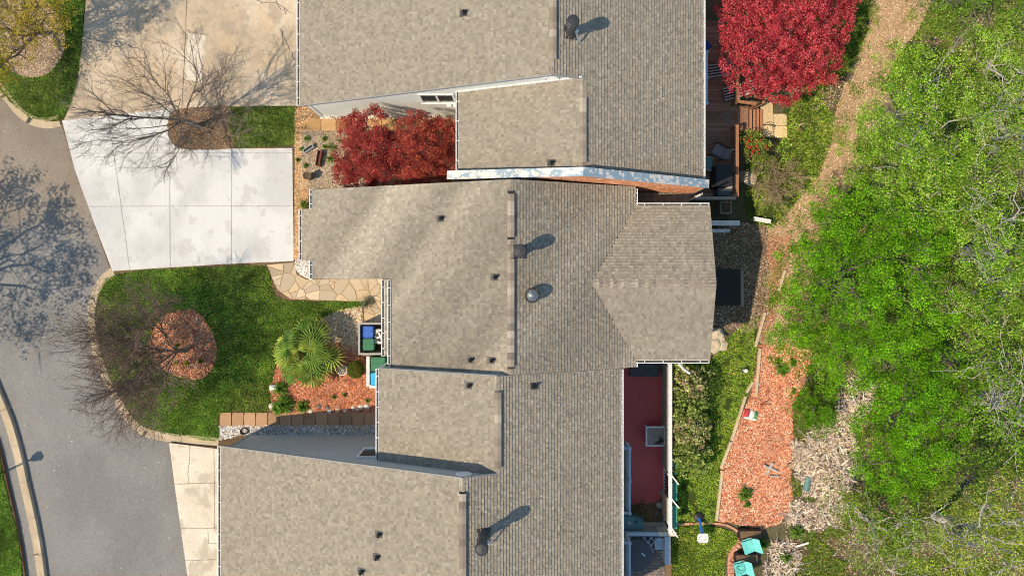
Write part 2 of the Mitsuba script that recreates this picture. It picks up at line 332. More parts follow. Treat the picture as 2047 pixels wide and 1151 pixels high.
# lawns
lawns = {
 'nw': poly([(-900, -900), (173, -900), (172, 0), (165, 80), (157, 150), (145, 203), (124, 240), (92, 243), (58, 236), (32, 215), (0, 178), (-100, 80), (-300, -80), (-900, -500)]),
 'strip': poly([(458, 214), (591, 213), (592, 291), (560, 293), (470, 296), (457, 255)]),
 'front': poly([(236, 546), (400, 535), (528, 531), (542, 572), (574, 600), (724, 602), (728, 614), (690, 618), (650, 635), (618, 660), (560, 700), (546, 760), (536, 822), (440, 824), (438, 880), (380, 872), (305, 860), (268, 832), (240, 785), (212, 730), (196, 670), (190, 625), (198, 582)], 3),
 'west': poly([(-1500, 500), (-250, 560), (-100, 720), (-28, 840), (-2, 905), (16, 985), (36, 1070), (47, 1151), (60, 1300), (64, 1700), (-1500, 1700)]),
 'side': poly([(1345, 728), (1418, 716), (1470, 660), (1518, 632), (1512, 700), (1496, 780), (1452, 890), (1438, 960), (1430, 1042), (1352, 1043), (1348, 900)], 3),
 'south': poly([(1342, 1050), (1430, 1052), (1462, 1060), (1476, 1078), (1450, 1110), (1448, 1160), (1455, 1500), (1342, 1500)]),
 'back': poly([(1640, 175), (1690, 140), (1720, 60), (1740, -60), (1640, -200), (1500, -60), (1560, 150)], 3),
 'verge': poly([(1572, 208), (1640, 196), (1665, 260), (1640, 340), (1588, 410), (1545, 455), (1500, 440), (1490, 380), (1530, 330), (1560, 280)], 3),
}
bed_circle = poly([(0, 100), (20, 140), (60, 155), (100, 145), (128, 105), (128, 60), (100, 10), (50, -20), (5, 0), (-10, 50)], 4)
bed_oval = poly([(352, 222), (400, 216), (460, 214), (462, 255), (470, 294), (400, 299), (362, 296), (342, 272), (337, 246)], 3)
bed_orange = poly([(318, 640), (352, 622), (390, 620), (415, 648), (434, 690), (425, 735), (398, 757), (352, 750), (318, 728), (300, 690)], 4)
for k_ in ('nw', 'west', 'south', 'back'): lawns[k_] = lawns[k_].intersection(sbox(-41.9, -21.9, 41.9, 21.9))
lawns['nw'] = lawns['nw'].difference(bed_circle); lawns['front'] = lawns['front'].difference(bed_orange)
view = sbox(*(list(P(-60, 1215)[:2]) + list(P(2110, -60)[:2])))
rng = np.random.default_rng(11)
LAB = {'nw': 'mown green lawn at the upper left corner', 'strip': 'narrow green grass strip between two driveways', 'front': 'large mown front lawn with tree shade', 'west': 'bright green verge at the far left of the street',
       'side': 'patchy green grass beside the white fence', 'south': 'smooth green lawn at the bottom by the brick edging', 'back': 'thin grass in the shade of the red tree', 'verge': 'rough patchy grass along the wood chip path'}
for k, pg in lawns.items():
    pg = wobble(pg, .09, 1.4, 3) if k not in ('south', 'strip') else pg
    struct('lawn', extr(pg, -.3, .02), 'lawn_soil', label=LAB[k])
    vis = pg.intersection(view); dens = {'side': 900, 'back': 380, 'verge': 420}.get(k, 1000)
    q = scatter(vis, dens, rng); n = len(q); k3 = np.c_[q, np.zeros(n)]; low = meshkit.fbm(k3 * .28, 2, 15)
    m = meshkit.fbm(k3 * .8, 3, 5); m2 = meshkit.fbm(k3 * 2.6, 2, 9)
    if k in ('side', 'back', 'verge'):
        keep = m2 + .5 * m > {'side': .56, 'back': .66, 'verge': .68}[k]; q, m, m2, n = q[keep], m[keep], m2[keep], int(keep.sum())
    col = np.where(rng.random((n, 1)) < .12 + .5 * np.clip(m2 - .55, 0, 1)[:, None] * 2, [[.60, .62, .15]], [[.26, .47, .075]]) * (.25 + .75 * m[:, None] + .75 * m2[:, None]) * (1 + rng.normal(0, .22, (n, 1)))
    if k in ('nw', 'front', 'west', 'strip'):
        t = np.clip((low - .47) * 4, 0, 1)[:, None] * rng.random((n, 1)); col = col * (1 - .8 * t) + .8 * t * np.array([.40, .37, .13]) * (.6 + .8 * m2[:, None])
    if k == 'south': col = col * [1.35, 1.12, 1.0]
    if k in ('side', 'back', 'verge'): col = col * [1.55, 1.4, 1.1]
    dry = rng.random(n) < (.10 if k in ('side', 'verge', 'back') else .03); col[dry] = np.array([.45, .36, .18]) * rng.uniform(.6, 1.2, (dry.sum(), 1))
    v, f, c = blades(np.c_[q, np.full(n, .02)], rng.uniform(.05, .15, n) * (1.3 if k == 'verge' else 1), rng.uniform(.022, .045, n), np.clip(col, .01, .8), rng, .7)
    g = numbered('grass'); put(g, (v, f), 'grass', color=c); tag(g, LAB[k].replace('lawn', 'grass blades of the lawn', 1) if 'lawn' in LAB[k] else 'blades of the ' + LAB[k], 'grass', kind='stuff')

def litter(name, label, cat, pg, z, dens, L, W, colors, shape='strip', tilt=.3, seed=1, bsdf='toned_matte', jit=.32, amp=0.0):
    r = np.random.default_rng(seed); pg = pg.intersection(view)
    q = scatter(pg, dens, r); n = len(q); zz = z + r.uniform(.005, .03, n)
    col = pal(colors, n, r, jit) * (.75 + .5 * meshkit.fbm(np.c_[q, np.zeros(n)] * 1.3, 3, seed))[:, None]
    Ls, Ws = r.uniform(L[0], L[1], n), r.uniform(W[0], W[1], n); pos = np.c_[q, zz]
    v, f, c = strips(pos, Ls, Ws, col, r, tilt) if shape == 'strip' else flakes(pos, Ls, Ws, col, r, tilt) if shape == 'flake' else pebbles(pos, Ls, col, r)
    k = numbered(name); put(k, (v, f), bsdf, color=np.clip(c, .01, .9)); tag(k, label, cat, kind='stuff'); return k
def bed(name, label, pg, z, bsdf): return struct(name, extr(pg, -.3, z), bsdf, label=label)
ORANGE = [(.58, .195, .10), (.68, .27, .145), (.46, .135, .07), (.76, .42, .28), (.26, .085, .045), (.52, .24, .14)]
TAN = [(.50, .36, .22), (.62, .48, .32), (.38, .25, .14), (.28, .18, .10), (.70, .58, .42)]
BROWN = [(.26, .16, .09), (.18, .11, .06), (.36, .24, .14), (.12, .075, .045)]
WHITE = [(.66, .64, .60), (.78, .76, .72), (.50, .48, .44), (.40, .36, .30)]
bed('mulch_bed', 'round brown mulch bed under the budding tree', bed_circle, .03, 'tan_soil'); litter('mulch', 'tan bark mulch round the budding tree', 'mulch', bed_circle, .03, 900, (.05, .11), (.015, .03), [(.50, .38, .27), (.60, .48, .36), (.36, .26, .18), (.24, .17, .12)], seed=2)
bed('mulch_bed', 'oval brown mulch bed under the bare tree', bed_oval, .03, 'soil'); litter('mulch', 'dark brown bark mulch under the bare tree by the new driveway', 'mulch', bed_oval, .03, 900, (.05, .11), (.015, .03), BROWN + [(.42, .28, .17)], seed=3)
bed('mulch_bed', 'round orange mulch bed in the front lawn', bed_orange, .035, 'orange_soil'); litter('mulch', 'orange bark mulch in the round front lawn bed', 'mulch', bed_orange, .035, 1000, (.06, .15), (.015, .034), [tuple(np.array(c) * [.95, 1., .95]) for c in ORANGE] + [(.52, .30, .18)], seed=4)
palm_pg = wobble(poly([(542, 770), (556, 720), (590, 690), (660, 680), (700, 690), (726, 700), (752, 712), (756, 830), (700, 831), (600, 834), (545, 828)]), .08, 2, 4)
bed('mulch_bed', 'orange mulch bed around the palm', palm_pg, .035, 'orange_soil'); litter('mulch', 'orange bark mulch around the palm', 'mulch', palm_pg, .035, 1000, (.06, .15), (.015, .034), ORANGE, seed=5)
leaf_pg = wobble(poly([(618, 668), (640, 640), (675, 620), (722, 612), (728, 650), (722, 712), (690, 700), (650, 690)]), .08, 2, 5)
bed('mulch_bed', 'tan leaf littered bed beside the bin enclosure', leaf_pg, .03, 'tan_soil'); litter('fallen_leaves', 'dry tan leaves and chips beside the bin enclosure', 'leaves', leaf_pg, .03, 1000, (.06, .13), (.03, .06), TAN + [(.75, .62, .42), (.85, .74, .55), (.85, .74, .55), (.7, .55, .36)], 'flake', seed=6)
fg_pg = wobble(poly([(594, 214), (690, 214), (740, 232), (920, 236), (920, 372), (640, 376), (602, 400), (600, 522), (590, 522), (590, 300)]), .03, 2, 6)
bed('gravel_bed', 'tan gravel garden between the two upper houses', fg_pg, .03, 'tan_soil')
fgw = fg_pg.intersection(poly([(600, 262), (930, 262), (930, 380), (600, 380)]))
litter('gravel', 'tan gravel around the planters', 'gravel', fgw, .03, 1000, (.018, .035), (0, .01), [(.46, .38, .28), (.56, .48, .37), (.36, .29, .2), (.62, .56, .47)], 'pebble', seed=7)
strip_pg = wobble(poly([(590, 214), (640, 214), (604, 262), (604, 330), (618, 345), (618, 400), (603, 420), (603, 520), (589, 520)]), .03, 2, 7)
litter('mulch', 'orange chips along the front of the garage', 'mulch', strip_pg, .04, 900, (.05, .10), (.015, .03), [(.62, .34, .14), (.74, .44, .2), (.50, .25, .1), (.78, .62, .42)], seed=8)
litter('gravel', 'pale pebbles at the foot of the top house wall', 'gravel', poly([(640, 229), (915, 231), (915, 239), (640, 238)]), .035, 700, (.03, .06), (0, .01), WHITE, 'pebble', seed=9)
wpg = poly([(592, 520), (626, 518), (628, 556), (606, 552), (594, 540)], 3)
bed('pebble_bed', 'white pebble patch at the garage corner', wpg, .03, 'tan_soil'); litter('gravel', 'white pebbles at the garage corner', 'gravel', wpg, .03, 1300, (.025, .045), (0, .01), [(.8, .79, .77), (.72, .70, .67), (.6, .55, .48)], 'pebble', seed=10)
gpg = poly([(438, 850), (478, 849), (800, 849), (800, 869), (480, 869), (440, 880)])
bed('pebble_bed', 'white and grey pebble strip along the lower house wall', gpg, .03, 'tan_soil'); litter('gravel', 'pebbles along the lower house wall', 'gravel', gpg, .03, 900, (.03, .055), (0, .01), WHITE + [(.35, .35, .36)], 'pebble', seed=11)
chip_px = [(1790, -250), (1860, -60), (1850, 30), (1770, 160), (1800, 250), (1740, 300), (1720, 330), (1690, 400), (1640, 470), (1620, 560), (1600, 700), (1550, 700), (1515, 680), (1528, 620), (1535, 540), (1532, 462), (1580, 420), (1640, 335), (1660, 250), (1690, 160), (1735, 60), (1730, -60), (1700, -250)]
chip_pg = wobble(poly(chip_px, 2), .15, .8, 8)
bed('path', 'wood chip path along the edge of the trees', chip_pg, .012, 'chip_soil'); litter('wood_chips', 'tan wood chips of the path along the trees', 'wood chips', chip_pg, .012, 420, (.04, .10), (.012, .026), [(.50, .35, .21), (.60, .45, .29), (.40, .27, .16), (.30, .20, .115), (.68, .54, .38)], seed=12)
mul_px = [(1518, 690), (1560, 684), (1625, 700), (1606, 770), (1585, 810), (1588, 880), (1580, 930), (1582, 1000), (1560, 1044), (1520, 1058), (1480, 1050), (1434, 1040), (1442, 935), (1470, 860), (1500, 790), (1510, 740)]
mul_pg = wobble(poly(mul_px), .1, 1.2, 9)
bed('mulch_bed', 'large orange mulch bed behind the lower house', mul_pg, .03, 'orange_soil'); litter('mulch', 'orange bark mulch of the large bed behind the lower house', 'mulch', mul_pg, .03, 950, (.06, .16), (.015, .036), [tuple(np.array(c) * [1.18, 1.2, 1.2]) for c in ORANGE] + [(.85, .55, .42)], seed=13)
red_pg = wobble(poly([(1533, 470), (1585, 470), (1580, 520), (1565, 590), (1545, 640), (1520, 690), (1515, 650), (1530, 600), (1536, 540)]), .15, 1.2, 44)
litter('mulch', 'reddish brown bark strip leading down to the large mulch bed', 'mulch', red_pg, .016, 700, (.05, .14), (.014, .034), [(.46, .22, .13), (.55, .31, .20), (.36, .16, .095), (.24, .12, .07)], seed=45)
soil2 = wobble(poly([(1424, 440), (1535, 450), (1536, 640), (1500, 665), (1424, 650)]), .08, 1.5, 10)
bed('gravel_bed', 'dark shaded bark and gravel behind the middle house', soil2, .02, 'soil'); litter('gravel', 'grey gravel and bark behind the middle house', 'gravel', soil2, .02, 500, (.02, .05), (0, .01), [(.32, .24, .17), (.25, .17, .11), (.42, .36, .29), (.18, .12, .08)], 'pebble', seed=14)
wood_vis = poly([(1580, -60), (2110, -60), (2110, 1215), (1560, 1215), (1580, 900)]).difference(mul_pg).difference(chip_pg)
litter('fallen_leaves', 'brown dead leaves on the woodland ground', 'leaves', wood_vis, 0.0, 130, (.07, .16), (.04, .08), BROWN + [(.40, .34, .22), (.5, .45, .36)], 'flake', seed=15)
q = scatter(wood_vis, 420, rng); n = len(q); mm = meshkit.fbm(np.c_[q, np.zeros(n)] * .9, 3, 77); q = q[mm > .44]; n = len(q)
col = pal([(.14, .28, .025), (.24, .38, .04), (.10, .19, .02), (.36, .45, .08)], n, rng, .2)
v, f, c = blades(np.c_[q, np.zeros(n)], rng.uniform(.08, .24, n), rng.uniform(.03, .06, n), col, rng, .9)
put('undergrowth', (v, f), 'grass', color=c); tag('undergrowth', 'low green undergrowth between the trees', 'undergrowth', kind='stuff')

edge_pg = chip_pg.buffer(1.1).difference(chip_pg.buffer(-.9)).difference(mul_pg).difference(soil2).intersection(view); q = scatter(edge_pg, 700, rng); n = len(q); mm = meshkit.fbm(np.c_[q, np.zeros(n)] * 1.1, 3, 91) + .35 * meshkit.fbm(np.c_[q, np.zeros(n)] * 4, 2, 92); q = q[mm > .79]; n = len(q)
v, f, c = blades(np.c_[q, np.full(n, .01)], rng.uniform(.06, .17, n), rng.uniform(.025, .05, n), pal([(.22, .38, .05), (.32, .44, .08), (.14, .26, .03), (.44, .42, .16)], n, rng, .2), rng, .8)
g = numbered('grass'); put(g, (v, f), 'grass', color=c); tag(g, 'tufts of grass creeping over the edges of the wood chip path', 'grass', kind='stuff')
litter('fallen_leaves', 'few scattered dry leaves and grit specks on the street', 'leaves', road_pg.buffer(-.3), RZ, 1.6, (.04, .11), (.02, .05), [(.55, .48, .36), (.12, .10, .08), (.65, .62, .55), (.30, .20, .12)], 'flake', seed=46)
litter('fallen_leaves', 'few scattered dry leaves on the old driveway', 'leaves', poly(old_px).buffer(-.2), .034, 2.2, (.04, .10), (.02, .05), [(.35, .24, .14), (.12, .10, .08), (.22, .15, .09)], 'flake', seed=47)
# pavers and stones
def paver_row(name, label, x0, x1, y0, y1, n, z, cols, seed, cat='paving'):
    k = numbered(name); tag(k, label, cat, kind='structure'); r = np.random.default_rng(seed)
    for i in range(n):
        a, b = x0 + (x1 - x0) * i / n + .02, x0 + (x1 - x0) * (i + 1) / n - .02
        m = MB(); e = r.uniform(-.015, .015, 4); c = np.array(cols[i % len(cols)]) * r.uniform(.85, 1.12)
        pgm = wobble(Polygon([(a, y0 + e[0]), (b, y0 + e[1]), (b, y1 + e[2]), (a, y1 + e[3])]), .015, 4, seed + i).buffer(.0)
        m.add(*extr(pgm, -.05, z + r.uniform(0, .012)), c); part(k, 'paver', m, 'toned_matte')
a, b = P(612, 236), P(915, 262); paver_row('stepping_path', 'row of orange stained square pavers below the top house wall', a[0], b[0], b[1], a[1], 10, .06, [(.50, .31, .14), (.52, .33, .16), (.48, .30, .14)], 1)
a, b = P(440, 824), P(800, 851); paver_row('stepping_path', 'row of square brown pavers above the lower house wall', a[0], b[0], b[1], a[1], 15, .06, [(.40, .25, .15), (.38, .24, .145), (.42, .265, .16)], 2)
a, b = P(1520, 224), P(1573, 276)
for i, (u, v) in enumerate([(1532, 216), (1533, 238), (1559, 240), (1533, 263), (1560, 264)]):
    if i == 0: pk = numbered('paved_landing'); tag(pk, 'five tan paving squares at the foot of the deck steps', 'paving', kind='structure')
    c = P(u, v); pgm = wobble(sbox(c[0] - .33, c[1] - .3, c[0] + .33, c[1] + .3), .02, 4, i)
    part(pk, 'paver', MB().add(*extr(pgm, -.05, .05 + .008 * (i % 3)), np.array([.60, .47, .28]) * (.9 + .06 * i)), 'toned_matte')
def flagstones(name, label, pg, n, z, cols, seed):
    r = np.random.default_rng(seed); k = numbered(name); tag(k, label, 'paving', kind='structure')
    struct(name + '_joint', extr(pg, -.2, z - .014), 'tan_soil', label='sandy joints under the ' + name.replace('_', ' '))
    q = scatter(pg.buffer(.2), 60, r); q = q[:n]
    for c in voronoi_diagram(MultiPoint(q), envelope=pg).geoms:
        s = c.intersection(pg).buffer(-.032).buffer(.014)
        if s.is_empty or s.area < .02: continue
        part(k, 'flagstone', MB().add(*extr(s, -.1, z + r.uniform(-.004, .012)), np.array(cols[r.integers(len(cols))]) * r.uniform(.85, 1.15)), 'toned_matte')
flagstones('flagstone_path', 'pale irregular flagstone path to the front door of the middle house', poly([(534, 529), (590, 524), (594, 548), (612, 558), (780, 556), (780, 650), (728, 648), (727, 603), (582, 598), (556, 580), (546, 560)]), 62, .05, [(.48, .40, .29), (.53, .45, .33), (.44, .37, .27), (.50, .43, .33), (.52, .41, .27)], 4)
# ------------------------------------------------------------------ houses
S = .428                                   # roof slope
SH = [(.272, .248, .204), (.298, .272, .225), (.246, .225, .186), (.326, .298, .248), (.226, .207, .172), (.286, .254, .206)]
srng = np.random.default_rng(42)
def shingle_mesh(pg, zf, down, tones=SH, course=.14, diag=0.0, lift=.032, seed=0):
    """Courses of laminated shingle tabs on a roof plane. pg: plan polygon, zf(x, y): height, down: plan unit vector down the slope."""
    r = np.random.default_rng(seed); d = np.array(down, float); e = np.array([-d[1], d[0]])
    g0 = zf(0, 0); gd = zf(*d) - g0; nz = 1 / math.hypot(1, gd); step = course * nz
    pts = np.array(pg.exterior.coords); s0, s1 = (pts @ d).min(), (pts @ d).max(); t0, t1 = (pts @ e).min() - 1, (pts @ e).max() + 1
    V, C = [], []
    k = 0; s = s1
    tn = np.array(tones)
    while s > s0 + .01:
        up = max(s - step, s0); mid = (s + up) / 2
        line = LineString([mid * d + t0 * e, mid * d + t1 * e]).intersection(pg)
        for seg in getattr(line, 'geoms', [line]):
            if seg.geom_type != 'LineString' or seg.length < .02: continue
            c = np.array(seg.coords) @ e; a, b = c.min(), c.max()
            n = int((b - a) / .07) + 2; w = r.uniform(.07, .17, n); cut = np.concatenate([[a], a + np.cumsum(w)]); cut = cut[cut < b - .03]; cut = np.concatenate([cut, [b]])
            ta, tb = cut[:-1], cut[1:]; m = len(ta)
            raised = r.random(m) < .55
            h = np.where(raised, lift, lift * (.55 if lift < .03 else .78)) * r.uniform(.92, 1.08, m)
            cc = tn[r.choice(len(tn), m, p=TONEP)] * r.uniform(.93, 1.07, (m, 1)) * np.where(raised, 1.03, .95)[:, None]
            q = mid * d + ((ta + tb) / 2)[:, None] * e
            cc = cc * (.95 + .1 * meshkit.fbm(np.c_[q, np.zeros(m)] * .55, 3, 3))[:, None]
            if diag: cc = cc * (1 + diag * (meshkit.fbm(np.c_[(q[:, 0] * .60 - q[:, 1] * .44) * .85, (q[:, 0] * .44 + q[:, 1] * .6) * .05, np.zeros(m)], 2, 8) - .5)[:, None] * 2)
            def at(ss, tt, hh):
                p = np.asarray(ss)[..., None] * d + tt[:, None] * e
                return np.c_[p, zf(p[:, 0], p[:, 1]) + hh]
            o = np.full(m, s); u = np.full(m, up - .02)
            top = [at(u, ta + .001, 0 * h + .004), at(u, tb - .001, 0 * h + .004), at(o, tb - .001, h), at(o, ta + .001, h), at(o, tb - .001, 0 * h - .01), at(o, ta + .001, 0 * h - .01)]
            V.append(np.stack(top, 1)); C.append(np.repeat(cc, 6, 0))
        s -= step; k += 1
    v = np.concatenate(V).reshape(-1, 3); n = len(v) // 6; i = np.arange(n)[:, None] * 6
    f = np.vstack([i + q for q in ([0, 1, 2], [0, 2, 3], [3, 2, 4], [3, 4, 5], [0, 3, 5], [1, 4, 2])])
    a, b, c = v[f[0]]
    if np.cross(b - a, c - a)[2] < 0: f = f[:, ::-1]
    return (v, f), np.clip(np.concatenate(C), .02, .8)
TONEP = [.28, .20, .20, .08, .10, .14]
nslope = 0
def slope(house, name, pts, zf, down, label=None, diag=0.0, tones=SH):
    """A roof slope: deck board with its shingles."""
    global nslope; nslope += 1
    pg = Polygon(pts).buffer(0)
    k = numbered(f'{house}__{name}'); tri = extr(pg, 0, 1); v = tri[0].copy(); zz = zf(v[:, 0], v[:, 1])
    v[:, 2] = np.where(tri[0][:, 2] > .5, zz, zz - .09)
    put(k, (v, tri[1]), 'underlay')
    if label: tag(k, label)
    sm, sc = shingle_mesh(pg, zf, down, diag=diag, seed=nslope, tones=tones, lift=.026 if down[0] < 0 else .046)
    s = numbered(k + '__shingles'); put(s, sm, 'shingle', color=sc); tag(s, kind='stuff')
    return k
mat('shingle', VC, .9, spec=.15)
CAPT = [(.235, .20, .165), (.30, .26, .215), (.375, .335, .28), (.19, .162, .138), (.27, .232, .192)]
def ridge(house, x, y0, y1, z, raised=(), along='y', w=.30, seed=0, piece=.30):
    """Ridge caps; between the raised spans they sit on a ridge vent."""
    k = numbered(house + '__ridge'); r = np.random.default_rng(seed); n = int(abs(y1 - y0) / piece)
    base = MB()
    for a, b in raised:
        if along == 'y': base.bb(x - w * .46, x + w * .46, min(a, b), max(a, b), z - .10, z + .022)
    if not raised: base.bb(*((x - .04, x + .04, min(y0, y1), max(y0, y1)) if along == 'y' else (min(y0, y1), max(y0, y1), x - .04, x + .04)), z - .08, z + .0)
    put(k, base, 'black_plastic')
    for i in range(n):
        a, b = y0 + (y1 - y0) * i / n, y0 + (y1 - y0) * (i + 1) / n; m = (a + b) / 2
        up = .105 if any(min(p) <= m <= max(p) for p in raised) else .012
        dz = w / 2 * S * (.5 if up > .03 else 1.0); t = r.uniform(.004, .010)
        if along == 'y': vv = np.array([[x - w / 2, a, z + up - dz], [x, a, z + up], [x + w / 2, a, z + up - dz], [x - w / 2, b, z + up - dz + t], [x, b, z + up + t], [x + w / 2, b, z + up - dz + t]])
        else: vv = np.array([[a, x - w / 2, z + up - .045], [a, x, z + up], [a, x + w / 2, z + up - .045], [b, x - w / 2, z + up - .045 + t], [b, x, z + up + t], [b, x + w / 2, z + up - .045 + t]])
        lo = vv - [0, 0, .022]; vv = np.vstack([vv, lo])
        ff = np.array([[0, 1, 4, 3], [1, 2, 5, 4], [6, 9, 10, 7], [7, 10, 11, 8], [0, 3, 9, 6], [2, 8, 11, 5], [0, 6, 7, 1], [1, 7, 8, 2], [3, 4, 10, 9], [4, 5, 11, 10]])
        c = np.array(CAPT[r.integers(5)]) * r.uniform(.92, 1.08)
        kk = numbered(k + '__ridge_cap'); put(kk, MB().add(vv, ff, c), 'shingle')
    return k
def gutter(house, a, b, z, out, w=.155, gap=.72, dirt=True, name='gutter'):
    """White open gutter from a to b (plan), open towards the sky, with hanger straps; out: plan direction away from the roof."""
    a, b, o = np.array(a, float), np.array(b, float), np.array(out, float); d = b - a; L = np.linalg.norm(d); d /= L
    k = numbered(f'{house}__{name}'); m = MB()
    def strip(o0, o1, z0, z1, e0=0, e1=0):
        p = [a - d * e0 + o * o0, b + d * e1 + o * o0, b + d * e1 + o * o1, a - d * e0 + o * o1]
        v = np.array([[*q, zz] for zz in (z0, z1) for q in p]); m.add(v, np.array([[0, 3, 2, 1], [4, 5, 6, 7], [0, 1, 5, 4], [1, 2, 6, 5], [2, 3, 7, 6], [3, 0, 4, 7]]))
    strip(.0, .018, z - .12, z + .01); strip(w - .042, w, z - .12, z - .006); strip(.018, w - .042, z - .12, z - .10)
    for s in (0, L - .02):
        q = a + d * s; p = [q + o * .018, q + d * .02 + o * .018, q + d * .02 + o * (w - .042), q + o * (w - .042)]
        v = np.array([[*x, zz] for zz in (z - .1, z - .006) for x in p]); m.add(v, np.array([[0, 3, 2, 1], [4, 5, 6, 7], [0, 1, 5, 4], [1, 2, 6, 5], [2, 3, 7, 6], [3, 0, 4, 7]]))
    put(k, m, 'white_paint')
    if dirt:
        m2 = MB(); p = [a + d * .03 + o * .019, b - d * .03 + o * .019, b - d * .03 + o * (w - .043), a + d * .03 + o * (w - .043)]
        v = np.array([[*x, zz] for zz in (z - .099, z - .05) for x in p]); m2.add(v, np.array([[0, 3, 2, 1], [4, 5, 6, 7], [0, 1, 5, 4], [1, 2, 6, 5], [2, 3, 7, 6], [3, 0, 4, 7]]))
        kk = numbered(k + '__silt'); put(kk, m2, 'silt')
    n = max(2, int(L / gap))
    for i in range(n):
        q = a + d * (L * (i + .5) / n); mm = MB()
        c = q + o * (w / 2); mm.box((c[0], c[1], z - .002), (.035, w - .05, .012), math.degrees(math.atan2(o[1], o[0])) - 90)
        kk = numbered(k + '__strap'); put(kk, mm, 'white_paint')
    return k
def prism_y(prof, y0, y1):
    pg = Polygon(prof); v, f = extr(pg, min(y0, y1), max(y0, y1)); return np.c_[v[:, 0], v[:, 2], v[:, 1]], f[:, ::-1]
def prism_x(prof, x0, x1):
    pg = Polygon(prof); v, f = extr(pg, min(x0, x1), max(x0, x1)); return np.c_[v[:, 2], v[:, 0], v[:, 1]], f
def vent_pipe(house, u, v, zf, h=.30, r=.06, down=(-1, 0)):
    """Plumbing vent: square flashing, rubber boot, pipe."""
    x, y = P(u, v, 6)[:2]
    for _ in range(6): x, y = P(u, v, zf(x, y))[:2]
    z = float(zf(x, y)); k = numbered(house + '__vent_pipe'); m = MB()
    m.lathe([(r * 1.9, z), (r * 1.9, z + .06), (r * 1.2, z + .10), (r, z + .1), (r, z + h), (r * .72, z + h), (r * .72, z + h - .1), (0.001, z + h - .1)], (x, y, 0), 12)
    put(k, m, 'black_plastic', 30)
    g = math.atan((zf(x + .1, y) - zf(x - .1, y)) / .2); gy = math.atan((zf(x, y + .1) - zf(x, y - .1)) / .2)
    R = np.array([[math.cos(g), 0, -math.sin(g)], [0, 1, 0], [math.sin(g), 0, math.cos(g)]])
    fl = numbered(k + '__flashing'); put(fl, MB().box((x + down[0] * .04, y, z + .036 - abs(down[0]) * .04 * S * np.sign(down[0] * (zf(x - .1, y) - zf(x + .1, y)))), (.34, .30, .012), 0, None, R), 'flashing')
def flue(house, u, v, h, zf, r=.19, cap=.26, tilt=(0, 0), foil=True, label=None):
    x, y = P(u, v, 7)[:2]
    for _ in range(6): x, y = P(u, v, zf(x, y))[:2]
    z = float(zf(x, y)); k = numbered(house + '__flue'); m = MB()
    ring = [(r * 1.25, z - .05), (r * 1.25, z + .12), (r * 1.03, z + .16), (r, z + .16)]
    for i in range(1, 4): zz = z + .16 + (h - .5) * i / 4; ring += [(r, zz - .02), (r * 1.05, zz - .01), (r * 1.05, zz + .01), (r, zz + .02)]
    ring += [(r, z + h - .36), (cap * .9, z + h - .34), (cap, z + h - .30), (cap, z + h - .20), (cap * .93, z + h - .19), (cap * .93, z + h - .16), (cap, z + h - .15), (cap, z + h - .05), (cap * .88, z + h - .01), (cap * .80, z + h), (cap * .78, z + h - .015), (.001, z + h + .005)]
    m.lathe(ring, (x, y, 0), 24); put(k, m, 'dark_metal', 30)
    if label: tag(k, label)
    g = math.atan(S); R = np.array([[math.cos(-g), 0, -math.sin(-g)], [0, 1, 0], [math.sin(-g), 0, math.cos(-g)]])
    fl = numbered(k + '__flashing'); put(fl, MB().box((x, y, z + .03), (.62, .58, .012), 0, None, R), 'flashing')
    if foil:
        tb = numbered(k + '__tie_bracket'); q = MB(); q.bar((x + r * .9, y - .12, z + h * .42), (x + .33, y - .38, z + .0), .09, .02); q.bar((x + r, y + .05, z + h * .45), (x + r + .06, y - .14, z + h * .40), .10, .02); put(tb, q, 'zinc')

# roof planes
zAr = lambda x, y=0: 7.70 - S * (np.asarray(x) - 1.24) + 0 * np.asarray(y)
zAl = lambda x, y=0: 7.70 + S * (np.asarray(x) - 1.24) + 0 * np.asarray(y)
zA2 = lambda x, y=0: 7.148 + S * (np.asarray(x) - 2.53) + 0 * np.asarray(y)
zCr = lambda x, y=0: 8.00 - S * (np.asarray(x) + 2.46) + 0 * np.asarray(y)
zCl = lambda x, y=0: 8.00 + S * (np.asarray(x) + 2.46) + 0 * np.asarray(y)
zC2 = lambda x, y=0: 7.394 + S * (np.asarray(x) + 1.045) + 0 * np.asarray(y)
zB = lambda x, y=0: 7.163 + S * (np.asarray(x) + .505) + 0 * np.asarray(y)
YA, YC = 8.36, -8.36
XA0, XA2, XAR = -10.92, -2.90, 8.24
XC0, XC2, XCR = -14.67, -6.50, 4.45
yA0, yA1, yB0, yB1 = 4.42, 8.30, -4.20, 4.04      # party lines
TOP, BOT = 16.8, -16.8

